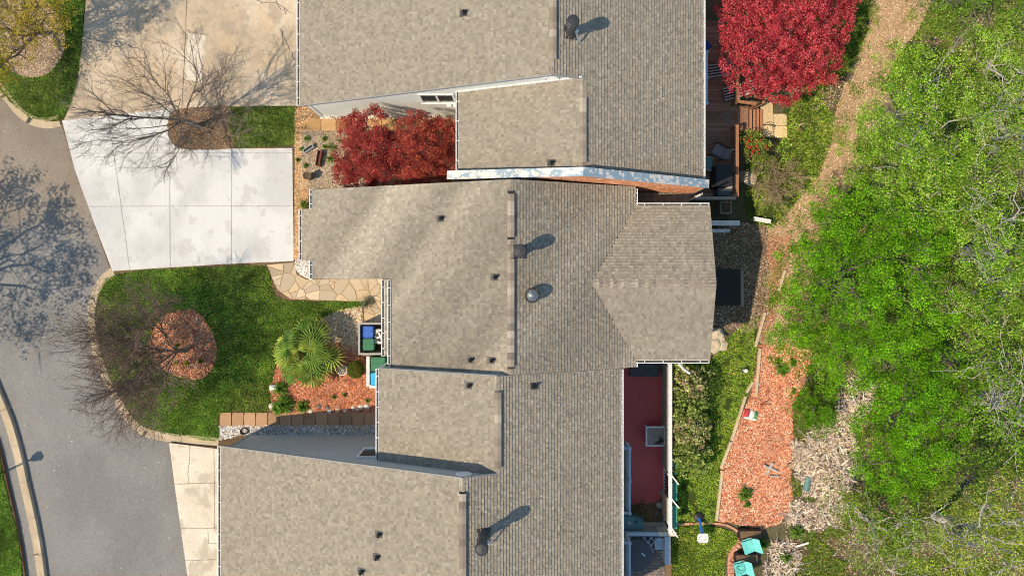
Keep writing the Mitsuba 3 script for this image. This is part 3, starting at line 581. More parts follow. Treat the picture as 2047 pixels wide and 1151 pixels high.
def lap_wall(house, pts, y, face, z0, z1, poly_xz, bsdf, h=.165):
    """Lap siding boards on a wall in the plane y, clipped to a polygon in (x, z)."""
    k = numbered(house + '__siding'); m = MB(); pg = Polygon(poly_xz)
    z = z0
    while z < z1:
        g = pg.intersection(sbox(-99, z, 99, z + h))
        for q in getattr(g, 'geoms', [g]):
            if q.geom_type != 'Polygon' or q.area < .01: continue
            v, f = extr(q, 0, 1); depth = .006 + .020 * (1 - (v[:, 1] - z) / h)
            yy = np.where(v[:, 2] > .5, y + face * depth, y)
            m.add(np.c_[v[:, 0], yy, v[:, 1]], f if face < 0 else f[:, ::-1])
        z += h
    put(k, m, bsdf); tag(k, kind='stuff')
def window(house, x0, x1, z0, z1, y, face, sashes=2):
    k = numbered(house + '__window'); m = MB(); t = .09
    for (a, b, c, d) in [(x0, x1, z0, z0 + t), (x0, x1, z1 - t, z1), (x0, x0 + t, z0 + t, z1 - t), (x1 - t, x1, z0 + t, z1 - t)]: m.bb(a, b, y, y + face * .07, c, d)
    m.bb(x0 - .04, x1 + .04, y + face * .002, y + face * .11, z0 - .05, z0 - .002)
    for i in range(1, sashes): xm = x0 + (x1 - x0) * i / sashes; m.bb(xm - .045, xm + .045, y, y + face * .065, z0 + t, z1 - t)
    put(k, m, 'white_paint')
    for i in range(sashes):
        w = (x1 - x0 - 2 * t) / sashes; a = x0 + t + w * i
        kk = numbered(k + '__pane'); mm = MB(); mm.bb(a + .004, a + w - .004, y + face * .030, y + face * .036, z0 + t + .004, z1 - t - .004); put(kk, mm, 'glass_dark')

# ---- top house
hA = thing('terraced_house', 'terraced house at the top with a white sunlit gable wall', 'house')
# siding base walls
mA = MB()
mA.add(*prism_y([(XA0 + .30, -.3), (XA0 + .30, zAl(XA0 + .30) - .10), (1.24, 7.60), (XAR - .25, zAr(XAR - .25) - .10), (XAR - .25, -.3)], YA + .03, TOP - .05))
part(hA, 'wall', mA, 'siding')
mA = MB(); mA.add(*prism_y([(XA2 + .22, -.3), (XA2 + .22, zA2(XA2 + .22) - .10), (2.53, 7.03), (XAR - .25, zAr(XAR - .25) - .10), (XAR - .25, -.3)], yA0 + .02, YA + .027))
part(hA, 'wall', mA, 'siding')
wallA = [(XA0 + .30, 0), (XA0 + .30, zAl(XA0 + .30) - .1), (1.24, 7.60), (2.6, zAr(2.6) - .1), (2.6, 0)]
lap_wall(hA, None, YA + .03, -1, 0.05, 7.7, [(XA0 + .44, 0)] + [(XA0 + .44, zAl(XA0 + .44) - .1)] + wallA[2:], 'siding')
part(hA, 'corner_board', MB().bb(XA0 + .26, XA0 + .44, YA - .015, YA + .12, -.1, zAl(XA0 + .3) - .1), 'white_paint')
slope(hA, 'roof_slope', [(XA0, YA - .06), (1.24, YA - .06), (1.24, TOP), (XA0, TOP)], zAl, (-1, 0), 'left roof slope facing the street')
slope(hA, 'roof_slope', [(1.24, YA - .06), (2.53, YA - .06), (2.53, yA0), (XAR, yA0), (XAR, TOP), (1.24, TOP)], zAr, (1, 0), 'right roof slope facing the trees')
slope(hA, 'roof_slope', [(XA2, yA0), (2.53, yA0), (2.53, YA + .02), (XA2, YA + .02)], zA2, (-1, 0), 'lower left roof slope against the brick wall')
ridge(hA, 1.24, YA - .06, TOP, 7.70, [(8.95, TOP)], seed=1); ridge(hA, 2.53, yA0 + .02, YA - .3, 7.148, [(4.75, 7.45)], seed=2)
gutter(hA, (XA0, YA - .06), (XA0, TOP), zAl(XA0) + .01, (-1, 0)); gutter(hA, (XA2, yA0 + .35), (XA2, YA - .0), zA2(XA2) + .01, (-1, 0))
gutter(hA, (XAR, yA0), (XAR, TOP), zAr(XAR) + .02, (1, 0), w=.11, dirt=False)
rk = MB()
for a, b in [((XA0, zAl(XA0)), (1.24, 7.70)), ((1.24, 7.70), (2.5, zAr(2.5)))]:
    rk.bar((a[0], YA - .075, a[1] - .06), (b[0], YA - .075, b[1] - .06), .03, .15)
part(hA, 'rake_board', rk, 'grey_paint')
part(hA, 'wall_flashing', MB().bar((XA2, YA - .035, zA2(XA2) + .10), (2.5, YA - .035, zA2(2.5) + .10), .05, .12), 'white_paint')
window(hA, -4.85, -3.20, 2.95, 4.45, YA + .004, -1, 2)
def round_vent(house, x, z, y, face):
    k = numbered(house + '__gable_vent'); m = MB(); n = 24; a = np.arange(n) * 2 * np.pi / n
    prof = [(.36, .0), (.36, .05), (.29, .05), (.29, .02), (.001, .02)]
    v = np.concatenate([np.stack([x + r * .92 * np.cos(a), 0 * a + y + face * d, z + r * np.sin(a)], 1) for r, d in prof]); i, j = np.meshgrid(np.arange(4), np.arange(n), indexing='ij')
    q = np.stack([i * n + j, i * n + (j + 1) % n, (i + 1) * n + (j + 1) % n, (i + 1) * n + j], -1).reshape(-1, 4); m.add(v, q)
    for s in range(-3, 4):
        hw = math.sqrt(max(.27 ** 2 - (s * .075) ** 2, .001)); m.bar((x - hw, y + face * .03, z + s * .075), (x + hw, y + face * .03, z + s * .075), .02, .04)
    put(k, m, 'white_paint')
round_vent(hA, 1.22, 6.95, YA + .004, -1)
pl = numbered(hA + '__wall_lamp'); put(pl, MB().bb(-3.72, -3.5, YA - .13, YA + .01, 2.28, 2.48).bb(-3.42, -3.2, YA - .13, YA + .01, 2.28, 2.48), 'white_paint')
flue(hA, 1141, 66, 1.38, zAr, label='tall black round flue with cap'); vent_pipe(hA, 928, 27, zAl); 
# terrace rail of the top house, above the deck
def balcony(house, x0, x1, y0, y1, z):
    k = numbered(house + '__balcony'); m = MB(); m.bb(x0, x1, y0, y1, z - .18, z); put(k, m, 'grey_wood')
    r = numbered(k + '__railing'); q = MB(); q.bb(x1 - .11, x1, y0, y1, z + .95, z + 1.0); q.bb(x1 - .08, x1 - .03, y0, y1, z + .1, z + .15)
    q.bb(x0, x1 - .11, y0, y0 + .10, z + .95, z + 1.0); q.bb(x0, x1 - .11, y1 - .1, y1, z + .95, z + 1.0)
    for y in (y0 + .05, (y0 + y1) / 2, y1 - .05): q.bb(x1 - .12, x1 + .01, y - .06, y + .06, z, z + 1.08)
    put(r, q, 'bluegrey_paint')
    n = int((y1 - y0) / .13)
    b = MB()
    for i in range(1, n): b.bb(x1 - .075, x1 - .035, y0 + (y1 - y0) * i / n - .02, y0 + (y1 - y0) * i / n + .02, z + .15, z + .95)
    for i in range(1, int((x1 - x0) / .13)):
        for y in (y0 + .05, y1 - .05): b.bb(x0 + .13 * i - .02, x0 + .13 * i + .02, y - .02, y + .02, z + .1, z + .95)
    bk = numbered(k + '__balusters'); put(bk, b, 'bluegrey_paint'); tag(bk, kind='stuff')
balcony(hA, XAR - .25, 8.72, 8.05, 10.55, 2.75)

# ---- middle house
hB = thing('terraced_house', 'middle terraced house with a rear cross gable roof and stepped garage front', 'house')
zw = lambda x: zB(x) - .10
def zBr(x, y=0): return zCr(x, y)
zridge, yr = 5.64, -.36
sx = (zridge - 4.75) / 3.51
zG1 = lambda x, y=0: zridge - sx * (np.asarray(y) - yr) + 0 * np.asarray(x)
zG2 = lambda x, y=0: zridge + sx * (np.asarray(y) - yr) + 0 * np.asarray(x)
XBf, XBg, XB2, XBR, XG = -10.13, -10.72, -6.02, 5.15, 8.57
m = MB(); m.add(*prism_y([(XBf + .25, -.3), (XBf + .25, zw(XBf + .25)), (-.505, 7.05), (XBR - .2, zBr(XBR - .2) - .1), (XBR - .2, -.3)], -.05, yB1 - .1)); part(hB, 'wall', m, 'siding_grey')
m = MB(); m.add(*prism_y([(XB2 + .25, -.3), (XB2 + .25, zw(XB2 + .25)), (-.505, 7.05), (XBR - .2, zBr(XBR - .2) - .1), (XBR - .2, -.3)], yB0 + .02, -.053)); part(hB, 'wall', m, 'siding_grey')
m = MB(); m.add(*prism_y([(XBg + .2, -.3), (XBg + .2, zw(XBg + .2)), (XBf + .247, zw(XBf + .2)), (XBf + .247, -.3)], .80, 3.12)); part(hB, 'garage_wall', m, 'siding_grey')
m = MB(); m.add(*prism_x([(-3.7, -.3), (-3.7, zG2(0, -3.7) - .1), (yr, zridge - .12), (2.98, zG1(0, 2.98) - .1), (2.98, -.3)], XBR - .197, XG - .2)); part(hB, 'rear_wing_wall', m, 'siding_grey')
slope(hB, 'roof_slope', [(XBf, -.17), (XB2, -.17), (XB2, yB0), (-.505, yB0), (-.505, yB1 + .0), (XBf, yB1 + .08), (XBf, 3.2), (XBg, 3.2), (XBg, .72), (XBf, .72)], zB, (-1, 0), 'left roof slope with pale diagonal streaks', diag=.62)
xv = 5.15; zv = lambda y: (8.0 - (zridge - sx * abs(y - yr))) / S - 2.46
slope(hB, 'roof_slope', [(-.505, yB0), (4.45, yB0), (XBR, yB0 + .02), (XBR, -3.87), (zv(yr), yr), (XBR, 3.15), (XBR, yB1), (-.505, yB1)], zBr, (1, 0), 'right roof slope with two valleys', diag=.30)
slope(hB, 'rear_roof_slope', [(zv(yr), yr), (XBR, 3.15), (XG - .02, 3.15), (XG + .02, yr)], zG1, (0, 1), 'upper slope of the rear cross gable')
slope(hB, 'rear_roof_slope', [(zv(yr), yr), (XG + .02, yr), (XG - .02, -3.87), (XBR, -3.87)], zG2, (0, -1), 'lower slope of the rear cross gable')
ridge(hB, -.505, -4.15, yB1 - .02, 7.163, [(-3.95, .55), (1.5, 3.55)], seed=3)
ridge(hB, yr, zv(yr) + .02, XG, zridge + .01, (), 'x', .34, seed=4, piece=.155)
gutter(hB, (XBf, 3.2), (XBf, yB1 + .08), zB(XBf) + .01, (-1, 0)); gutter(hB, (XBg, .72), (XBg, 3.2), zB(XBg) + .01, (-1, 0), gap=.62); gutter(hB, (XBf, -.17), (XBf, .72), zB(XBf) + .01, (-1, 0))
gutter(hB, (XB2, -4.05), (XB2, -.2), zB(XB2) + .01, (-1, 0), gap=.66)
gutter(hB, (XBR, 3.15), (XG - .05, 3.15), 4.76, (0, 1)); gutter(hB, (XBR, -3.87), (XG - .05, -3.87), 4.76, (0, -1))
gutter(hB, (XBR, 3.20), (XBR, yB1 - .1), zBr(XBR) + .01, (1, 0), w=.11); gutter(hB, (XBR, yB0 + .02), (XBR, -3.95), zBr(XBR) + .01, (1, 0), w=.11)
part(hB, 'rake_board', MB().bar((XG - .035, 3.15, 4.68), (XG + .005, yr, zridge - .07), .03, .14).bar((XG + .005, yr, zridge - .07), (XG - .035, -3.87, 4.68), .03, .14), 'white_paint')
zP = lambda x, y=0: 4.52 + .30 * (np.asarray(x) + 6.30) + 0 * np.asarray(y)
slope(hB, 'porch_roof', [(-6.36, -3.72), (-6.16, -3.72), (-6.16, -.2), (-6.36, -.2)], zP, (-1, 0), 'narrow lower roof strip below the gutter')
part(hB, 'porch_wall', MB().bb(-6.22, XB2 + .248, -3.70, -.22, 2.4, 4.40), 'siding_grey')
gutter(hB, (-6.36, -3.72), (-6.36, -.2), zP(-6.36) + .01, (-1, 0), gap=.66)
part(hB, 'downspout', MB().tube([(-6.42, -.16, 4.4), (-6.42, -.16, .1)], .05, 8), 'dark_metal')
part(hB, 'downspout', MB().tube([(7.15, -4.02, 4.62), (7.45, -4.35, 4.3), (7.75, -4.55, 4.25)], .06, 8), 'white_paint', 30)
flue(hB, 1040, 503, 1.15, lambda x, y: np.minimum(zB(x), zBr(x)) + .0, cap=.28, foil=False, label='squat black round flue cap on the ridge')
for u, v in ((882, 437), (990, 554), (941, 719), (983, 720)): vent_pipe(hB, u, v, zB)
vent_pipe(hB, 1067, 771, zBr, down=(1, 0))
k = numbered(hB + '__turbine_vent'); x, y = P(1064, 590, 6.95)[:2]; z = float(zBr(x)); m = MB()
m.lathe([(.20, z - .08), (.20, z + .16), (.22, z + .17)], (x, y, 0), 20); put(k, m, 'zinc', 30); tag(k, 'round silver turbine vent on the right slope')
for i in range(16):
    a = i * 2 * math.pi / 16; pts = []
    for t in np.linspace(-1.15, 1.35, 7): rr = .33 * math.cos(t) ** .8 if math.cos(t) > 0 else 0; pts.append((x + rr * math.cos(a + t * .35), y + rr * math.sin(a + t * .35), z + .38 + .24 * math.sin(t)))
    pts = np.array(pts); tg = np.stack([-np.sin(a + np.linspace(-.4, .47, 7)), np.cos(a + np.linspace(-.4, .47, 7)), np.zeros(7)], 1) * np.linspace(.075, .03, 7)[:, None]
    rad = pts - [x, y, 0]; rad[:, 2] = 0; rad /= np.linalg.norm(rad, axis=1, keepdims=True) + 1e-6
    v = np.vstack([pts - tg, pts + tg - rad * .035]); f = np.array([[j, j + 1, j + 8, j + 7] for j in range(6)]); kk = numbered(k + '__vane'); put(kk, (v, f), 'bare_metal_2s', True)
kk = numbered(k + '__top_plate'); put(kk, MB().lathe([(.07, z + .60), (.07, z + .63), (.001, z + .635)], (x, y, 0), 16), 'bare_metal')


slope(hB, 'notch_roof', [(XBR + .15, 3.32), (8.1, 3.32), (8.1, yB1 - .06), (XBR + .15, yB1 - .06)], lambda x, y=0: 3.05 - .10 * (np.asarray(y) - 3.3) * 0 - .12 * (np.asarray(x) - 5.2), (1, 0), 'small low shaded roof in the corner below the brick wall')
part(hB, 'notch_wall', MB().bb(XBR + .2, 8.05, 3.36, yB1 - .1, -.3, 2.5), 'siding_grey')
part(hB, 'downspout', MB().tube([(8.22, 3.72, 4.6), (8.22, 3.72, .2)], .05, 8), 'white_paint', 30)
# ---- brick party wall between them
fw = thing('fire_wall', 'brick party wall with a peeling pale blue metal cap between the two roofs', 'wall')
xs = [-3.38, 2.53, 8.42]; zt = [5.42, 7.56, 5.02]; yc = [4.47, 4.30, 4.13]; hw = .155
wp = MB(); pf = [(xs[0] + .06, -.3), (xs[0] + .06, zt[0] - .05), (xs[1], zt[1] - .05), (xs[2] - .04, zt[2] - .05), (xs[2] - .04, -.3)]
v, f = prism_y(pf, -hw + .03, hw - .03); v[:, 1] += np.interp(v[:, 0], xs, yc); wp.add(v, f); put(fw + '__core', wp, 'mortar')
mat('mortar', tone((.42, .33, .25), (.30, .22, .16), 3, 25), .95, spec=.1)
br = np.random.default_rng(5); bm = MB(); zz = .0; row = 0; pgw = Polygon(pf).buffer(-.02)
while zz < 7.6:
    x = xs[0] + (.11 if row % 2 else 0)
    while x < xs[2]:
        if zz > float(np.where(x < XBR, np.minimum(zB(x), zBr(x)), .2)) - .3 and pgw.contains(sbox(x, zz, x + .21, zz + .062)):
            y = np.interp(x + .1, xs, yc) - hw + .02; o = br.uniform(-.004, .006)
            bm.bb(x + .005, x + .210, y - .018 - o, y + .02, zz, zz + .063, np.array([(.50, .235, .13), (.44, .19, .10), (.56, .30, .18), (.38, .16, .09)][br.integers(4)]) * br.uniform(.88, 1.12))
        x += .222
    zz += .075; row += 1
put(fw + '__bricks', bm, 'toned_matte'); tag(fw + '__bricks', 'sunlit orange brown bricks', kind='stuff')
for i in range(2):
    n = 3
    for j in range(n):
        a, b = j / n, (j + 1) / n; A = np.array([xs[i] + (xs[i + 1] - xs[i]) * a, yc[i] + (yc[i + 1] - yc[i]) * a, zt[i] + (zt[i + 1] - zt[i]) * a]); B = np.array([xs[i] + (xs[i + 1] - xs[i]) * b, yc[i] + (yc[i + 1] - yc[i]) * b, zt[i] + (zt[i + 1] - zt[i]) * b])
        d = (B - A) / np.linalg.norm(B - A); part(fw, 'metal_cap', MB().bar(A + d * .004, B - d * .004, 2 * hw + .07, .05), 'peeling_metal')

# ---- bottom house
hC = thing('terraced_house', 'terraced house at the bottom with a shaded grey gable wall', 'house')
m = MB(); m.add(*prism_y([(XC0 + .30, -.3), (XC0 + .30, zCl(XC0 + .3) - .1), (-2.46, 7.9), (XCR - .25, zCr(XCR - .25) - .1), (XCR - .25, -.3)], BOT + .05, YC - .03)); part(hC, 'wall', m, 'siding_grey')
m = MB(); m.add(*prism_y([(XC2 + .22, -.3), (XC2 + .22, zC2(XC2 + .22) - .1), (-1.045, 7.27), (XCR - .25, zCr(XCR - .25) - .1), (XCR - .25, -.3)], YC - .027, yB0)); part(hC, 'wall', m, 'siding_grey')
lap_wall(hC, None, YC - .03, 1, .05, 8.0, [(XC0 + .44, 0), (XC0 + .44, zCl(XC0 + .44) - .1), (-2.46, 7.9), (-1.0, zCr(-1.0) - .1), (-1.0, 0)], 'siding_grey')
part(hC, 'corner_board', MB().bb(XC0 + .26, XC0 + .44, YC - .12, YC + .015, -.1, zCl(XC0 + .3) - .1), 'grey_paint')
slope(hC, 'roof_slope', [(XC0, BOT), (-2.46, BOT), (-2.46, YC + .06), (XC0, YC + .06)], zCl, (-1, 0), 'left roof slope facing the street')
slope(hC, 'roof_slope', [(-2.46, BOT), (XCR, BOT), (XCR, yB0 - .01), (-1.045, yB0 - .01), (-1.045, YC + .06), (-2.46, YC + .06)], zCr, (1, 0), 'right roof slope facing the back gardens')
slope(hC, 'roof_slope', [(XC2, YC - .02), (-1.045, YC - .02), (-1.045, yB0 - .02), (XC2, yB0 - .02)], zC2, (-1, 0), 'lower left roof slope beside the middle house')
ridge(hC, -2.46, YC + .06, BOT, 8.0, [(-8.85, BOT)], seed=6); ridge(hC, -1.045, YC + .30, yB0 - .02, 7.394, [(-8.0, -4.85)], seed=7)
gutter(hC, (XC0, BOT), (XC0, YC + .06), zCl(XC0) + .01, (-1, 0)); gutter(hC, (XC2, YC + .0), (XC2, yB0 - .02), zC2(XC2) + .01, (-1, 0), gap=.66); gutter(hC, (XCR, BOT), (XCR, yB0 - .05), zCr(XCR) + .02, (1, 0), w=.11, dirt=False)
rk = MB()
for a, b in [((XC0, zCl(XC0)), (-2.46, 8.0)), ((-2.46, 8.0), (-1.1, zCr(-1.1)))]: rk.bar((a[0], YC + .075, a[1] - .06), (b[0], YC + .075, b[1] - .06), .03, .15)
part(hC, 'rake_board', rk, 'grey_paint')
part(hC, 'rake_board', MB().bar((XC2, yB0 + .0, zC2(XC2) - .06), (-1.045, yB0 + .0, 7.33), .03, .16), 'grey_paint')
window(hC, -7.65, -6.55, 3.15, 4.65, YC - .004, 1, 1); round_vent(hC, -2.48, 7.3, YC - .004, 1)
flue(hC, 967, 1068, 1.6, zCr, label='tall black round flue with dark cap')
for u, v in ((938, 770),): vent_pipe(hC, u, v, zC2)
for u, v in ((758, 1067), (754, 1112), (723, 1141)): vent_pipe(hC, u, v, zCl)
vent_pipe(hA, 1103, 326, zA2)
balcony(hC, XCR - .25, 5.10, -11.25, -8.10, 2.75); balcony(hC, XCR - .25, 5.10, -16.0, -12.55, 2.75)
part(hC, 'downspout', MB().tube([(XC2 - .08, yB0 - .05, 4.9), (XC2 - .08, yB0 - .05, .2)], .045, 8), 'white_paint', 30)
# ------------------------------------------------------------------ trees and plants
def limb_path(a, b, r, n=5, wob=.12, sag=0.0):
    a, b = np.asarray(a, float), np.asarray(b, float); t = np.linspace(0, 1, n)[:, None]; L = np.linalg.norm(b - a)
    p = a + (b - a) * t; p[1:-1] += r.normal(0, wob * L / n, (n - 2, 3)); p[:, 2] += sag * L * np.sin(np.pi * t[:, 0]); return p
def crown_leaves(clumps, r, size, dens, colors, jit=.18, sub=.42, droop=.8, inner=.35, under=.25, shape='flake', wid=.55, cover=.42, tsd=.22):
    """Leaves in sub-clumps over the surface and inside of ellipsoid clumps (x, y, z, rx, ry, rz)."""
    P_, N_, C_ = [], [], []
    for (x, y, z, rx, ry, rz) in clumps:
        area = 4 * math.pi * ((rx * ry) ** .8 + (rx * rz) ** .8 + (ry * rz) ** .8) / 3
        ns = max(5, int(area / (sub * sub) * cover))
        d = r.normal(0, 1, (ns, 3)); d /= np.linalg.norm(d, axis=1, keepdims=True); flip = (d[:, 2] < 0) & (r.random(ns) > under); d[flip, 2] *= -1
        rad = np.where(r.random(ns) < inner, r.uniform(.35, .85, ns), r.uniform(.86, 1.10, ns)); cen = d * rad[:, None] * [rx, ry, rz] + [x, y, z]
        per = max(4, int(dens * sub * sub)); nl = r.poisson(per, ns)
        idx = np.repeat(np.arange(ns), nl); n = len(idx)
        o = r.normal(0, 1, (n, 3)); o /= np.linalg.norm(o, axis=1, keepdims=True); o *= (r.random(n) ** .45)[:, None] * sub * np.array([1, 1, .55]) * r.uniform(.6, 1.15, ns)[idx][:, None]
        P_.append(cen[idx] + o); tone_ = np.clip(r.normal(0, tsd, ns), -.5, .5)[idx]
        c = pal(colors, n, r, jit) * (1 + tone_)[:, None]; C_.append(c)
    p, c = np.vstack(P_), np.clip(np.vstack(C_), .006, .9); n = len(p)
    L = r.uniform(size * .7, size * 1.3, n)
    return flakes(p, L, L * wid, c, r, droop)
def tree(name, label, base, clumps, r_trunk, leafcols, size, dens, bark='bark_grey', cat='tree', group=None, seed=0, sub=.42, fork=.35, twigs=0, twig_bark=None, **kw):
    r = np.random.default_rng(seed); k = thing(name, label, cat, group); base = np.array(base, float)
    top = np.mean([c[:3] for c in clumps], 0); zf = base[2] + (top[2] - base[2]) * fork; f = base + (top - base) * .25; f[2] = zf
    tp = limb_path(base - [0, 0, .25], f, r, 6, .10); rr = np.linspace(r_trunk, r_trunk * .72, 6); rr[0] *= 1.5; rr[1] *= 1.12
    part(k, 'trunk', MB().tube(tp, rr, 9), bark, True)
    tw = MB()
    for c in clumps:
        e = np.array(c[:3]) + [0, 0, c[5] * .25]; lp = limb_path(f, e, r, 6, .22, .06); part(k, 'limb', MB().tube(lp, np.linspace(r_trunk * .5, .02, 6), 6), bark, True)
        for _ in range(twigs):
            s = lp[r.integers(2, 6)]; d = r.normal(0, 1, 3); d[2] = abs(d[2]) * .9; d /= np.linalg.norm(d); q = s + d * np.array(c[3:]) * r.uniform(.7, 1.2)
            tp2 = limb_path(s, q, r, 5, .3); tw.tube(tp2, np.linspace(.030, .010, 5), 4)
            for _ in range(3):
                a = tp2[r.integers(1, 5)]; dd = (q - s) * .35 + r.normal(0, .35, 3); tw.tube(limb_path(a, a + dd, r, 3, .2), np.linspace(.014, .007, 3), 3)
    if twigs: t = part(k, 'twigs', tw, twig_bark or bark); tag(t, kind='stuff')
    v, fc, c = crown_leaves(clumps, r, size, dens, leafcols, sub=sub, **kw)
    kk = part(k, 'crown', (v, fc), 'leaf', color=c); tag(kk, kind='stuff'); return k
def cl(u, v, z, rp, rz=None):
    """Clump at height z whose radius shows as rp photo pixels."""
    x, y = P(u, v, z)[:2]; q = rp * (H - z) / F; return (x, y, z, q, q, rz or q * .8)
RED = [(.36, .055, .055), (.45, .085, .075), (.27, .036, .04), (.52, .15, .10), (.20, .024, .03)]
SCAR = [(.54, .06, .085), (.63, .10, .13), (.44, .04, .065), (.68, .19, .18), (.28, .022, .034)]
GRN = [(.15, .38, .012), (.20, .46, .018), (.10, .28, .012), (.27, .52, .03), (.08, .21, .015)]
YGR = [(.18, .39, .02), (.24, .45, .03), (.13, .29, .018), (.34, .52, .06), (.09, .20, .016), (.50, .60, .17)]
YG2 = [(.30, .42, .05), (.40, .48, .07), (.22, .32, .04), (.50, .52, .11), (.17, .26, .04)]
OLV = [(.20, .36, .045), (.15, .28, .03), (.28, .44, .07), (.11, .20, .025)]

# the two red maples between the upper houses
tree('red_maple', 'brick red maple in the gravel garden, left one of the pair below the white wall', P(745, 318, 0), [cl(738, 252, 2.9, 38), cl(706, 262, 2.4, 28), cl(705, 318, 2.2, 36), cl(700, 345, 2.0, 30), cl(752, 308, 2.9, 42), cl(765, 345, 2.4, 34), cl(765, 280, 2.6, 26), cl(728, 350, 2.0, 30)], .10, RED, .075, 800, seed=21, sub=.27, inner=.2, cover=.55, droop=.6)
tree('red_maple', 'orange red maple beside the roof gutter, right one of the pair below the white wall', P(850, 318, 0), [cl(830, 262, 2.8, 36), cl(880, 268, 2.5, 34), cl(842, 305, 3.0, 44), cl(890, 330, 2.3, 34), cl(822, 342, 2.3, 34), cl(862, 345, 2.3, 30), cl(905, 285, 2.1, 24), cl(800, 300, 2.5, 28)], .10, [tuple(np.array(c) * [1.03, 1.18, 1.0]) for c in RED], .075, 800, seed=22, sub=.27, inner=.2, cover=.55, droop=.6)
# large scarlet maple behind the top house
tree('red_maple', 'large scarlet domed maple beside the wooden deck at the top', P(1530, 115, 0), [cl(1565, 70, 3.9, 100, 1.1), cl(1500, 40, 3.2, 68, 1.0), cl(1640, 40, 3.0, 62, .9), cl(1620, 120, 2.9, 60, .9), cl(1510, 120, 3.0, 70, 1.0), cl(1565, 150, 2.7, 58, .9), cl(1570, -40, 3.5, 90, 1.1), cl(1660, -20, 2.7, 55), cl(1480, -40, 3, 60)], .16, SCAR, .08, 620, seed=23, sub=.26, inner=.15, cover=.62, tsd=.25, droop=.6, cat='tree')
# woodland on the right
tree('dense_tree', 'broad bright green tree overhanging the wood chip path', P(1640, 560, 0), [cl(1640, 470, 5.0, 66), cl(1720, 430, 5.8, 76), cl(1600, 550, 4.6, 62), cl(1690, 560, 6.2, 92), cl(1790, 520, 6.4, 88), cl(1592, 630, 4.0, 58), cl(1575, 690, 3.0, 40), cl(1650, 420, 4.4, 50), cl(1690, 650, 5.4, 82), cl(1770, 640, 5.6, 88), cl(1840, 600, 5.6, 75), cl(1830, 460, 5.6, 70), cl(1680, 725, 4.0, 60), cl(1760, 720, 4.2, 60), cl(1640, 735, 3.0, 42)], .22, GRN, .08, 560, seed=31, sub=.40, cover=.33, tsd=.25, twigs=2, inner=.3)
tree('dense_tree', 'bright green tree at the lower right above the pale brush pile', P(1770, 830, 0), [cl(1800, 790, 5.2, 75), cl(1760, 850, 4.6, 58), cl(1850, 840, 5.0, 75), cl(1780, 920, 4.2, 65), cl(1850, 910, 4.4, 62), cl(1880, 770, 4.6, 66), cl(1740, 910, 3.6, 42), cl(1830, 720, 4.4, 66), cl(1810, 965, 3.4, 45)], .20, [tuple(np.array(c) * [.98, 1.0, 1]) for c in GRN], .08, 560, seed=32, sub=.40, cover=.33, tsd=.25, twigs=2)
tree('dense_tree', 'small rounded dark green bush at the edge of the orange mulch bed', P(1615, 810, 0), [cl(1625, 812, 1.7, 40), cl(1600, 800, 1.4, 26), cl(1650, 835, 1.4, 30), cl(1630, 850, 1.2, 26)], .07, [(.10, .27, .012), (.14, .34, .02), (.07, .19, .012)], .10, 170, seed=33, sub=.32, cat='bush')
tree('woodland_tree', 'open yellow green tree with pale bare twigs at the upper right', P(1800, 250, 0), [cl(1830, 180, 6.6, 85), cl(1780, 240, 6.0, 85), cl(1870, 260, 7.4, 95), cl(1800, 330, 6.4, 85), cl(1805, 135, 5.0, 52), cl(1880, 350, 7.0, 80), cl(1728, 280, 4.2, 48), cl(1850, 400, 6.0, 65), cl(1742, 335, 4.4, 50)], .22, YGR, .08, 520, 'bark_pale', seed=34, sub=.38, cover=.34, tsd=.34, twigs=6, inner=.4)
tree('woodland_tree', 'yellow green tree with grey branches at the right edge, upper half', P(1960, 240, 0), [cl(1965, 130, 7.6, 72), cl(2035, 190, 8.0, 76), cl(1960, 235, 8.2, 70), cl(2040, 325, 7.6, 72), cl(1960, 345, 7.4, 66), cl(2050, 105, 7.6, 66)], .22, [tuple(np.array(c) * [1.05, .95, 1.3]) for c in YGR], .08, 480, 'bark_pale', seed=35, sub=.38, cover=.30, twigs=9, inner=.4)
tree('woodland_tree', 'pale green tree with white twigs at the right edge, just above the middle', P(1930, 500, 0), [cl(1930, 420, 7.2, 70), cl(2010, 440, 7.6, 85), cl(1960, 530, 7.4, 85), cl(2040, 560, 7.2, 80), cl(1920, 620, 6.2, 70), cl(2000, 640, 6.4, 75)], .22, YGR, .08, 480, 'bark_pale', seed=36, sub=.38, cover=.30, twigs=10, inner=.4)
tree('woodland_tree', 'sparse tree with thick bare grey branches at the right edge, below the middle', P(1950, 800, 0), [cl(2030, 740, 6.8, 70), cl(1980, 810, 6.0, 60), cl(2050, 850, 6.4, 75), cl(1960, 720, 6.2, 55)], .24, OLV + YGR[:3], .11, 130, 'bark_pale', seed=37, sub=.5, twigs=12, inner=.5)
tree('woodland_tree', 'dark shaded green tree with few leaves at the right, lower part', P(1890, 900, 0), [cl(1940, 890, 4.4, 65), cl(2000, 920, 4.6, 65), cl(1920, 950, 4.0, 50)], .16, OLV, .13, 80, seed=38, sub=.45, twigs=5)
tree('woodland_tree', 'yellow budded sparse tree in the lower right corner', P(1870, 1030, 0), [cl(1950, 1060, 7.6, 85), cl(2030, 1030, 7.8, 85), cl(1990, 1130, 8.0, 85), cl(1900, 1120, 7.0, 75), cl(2050, 1120, 7.6, 70), cl(2000, 980, 6.6, 60)], .22, YG2, .09, 150, 'bark_pale', seed=39, sub=.34, cover=.34, twigs=7, inner=.5)
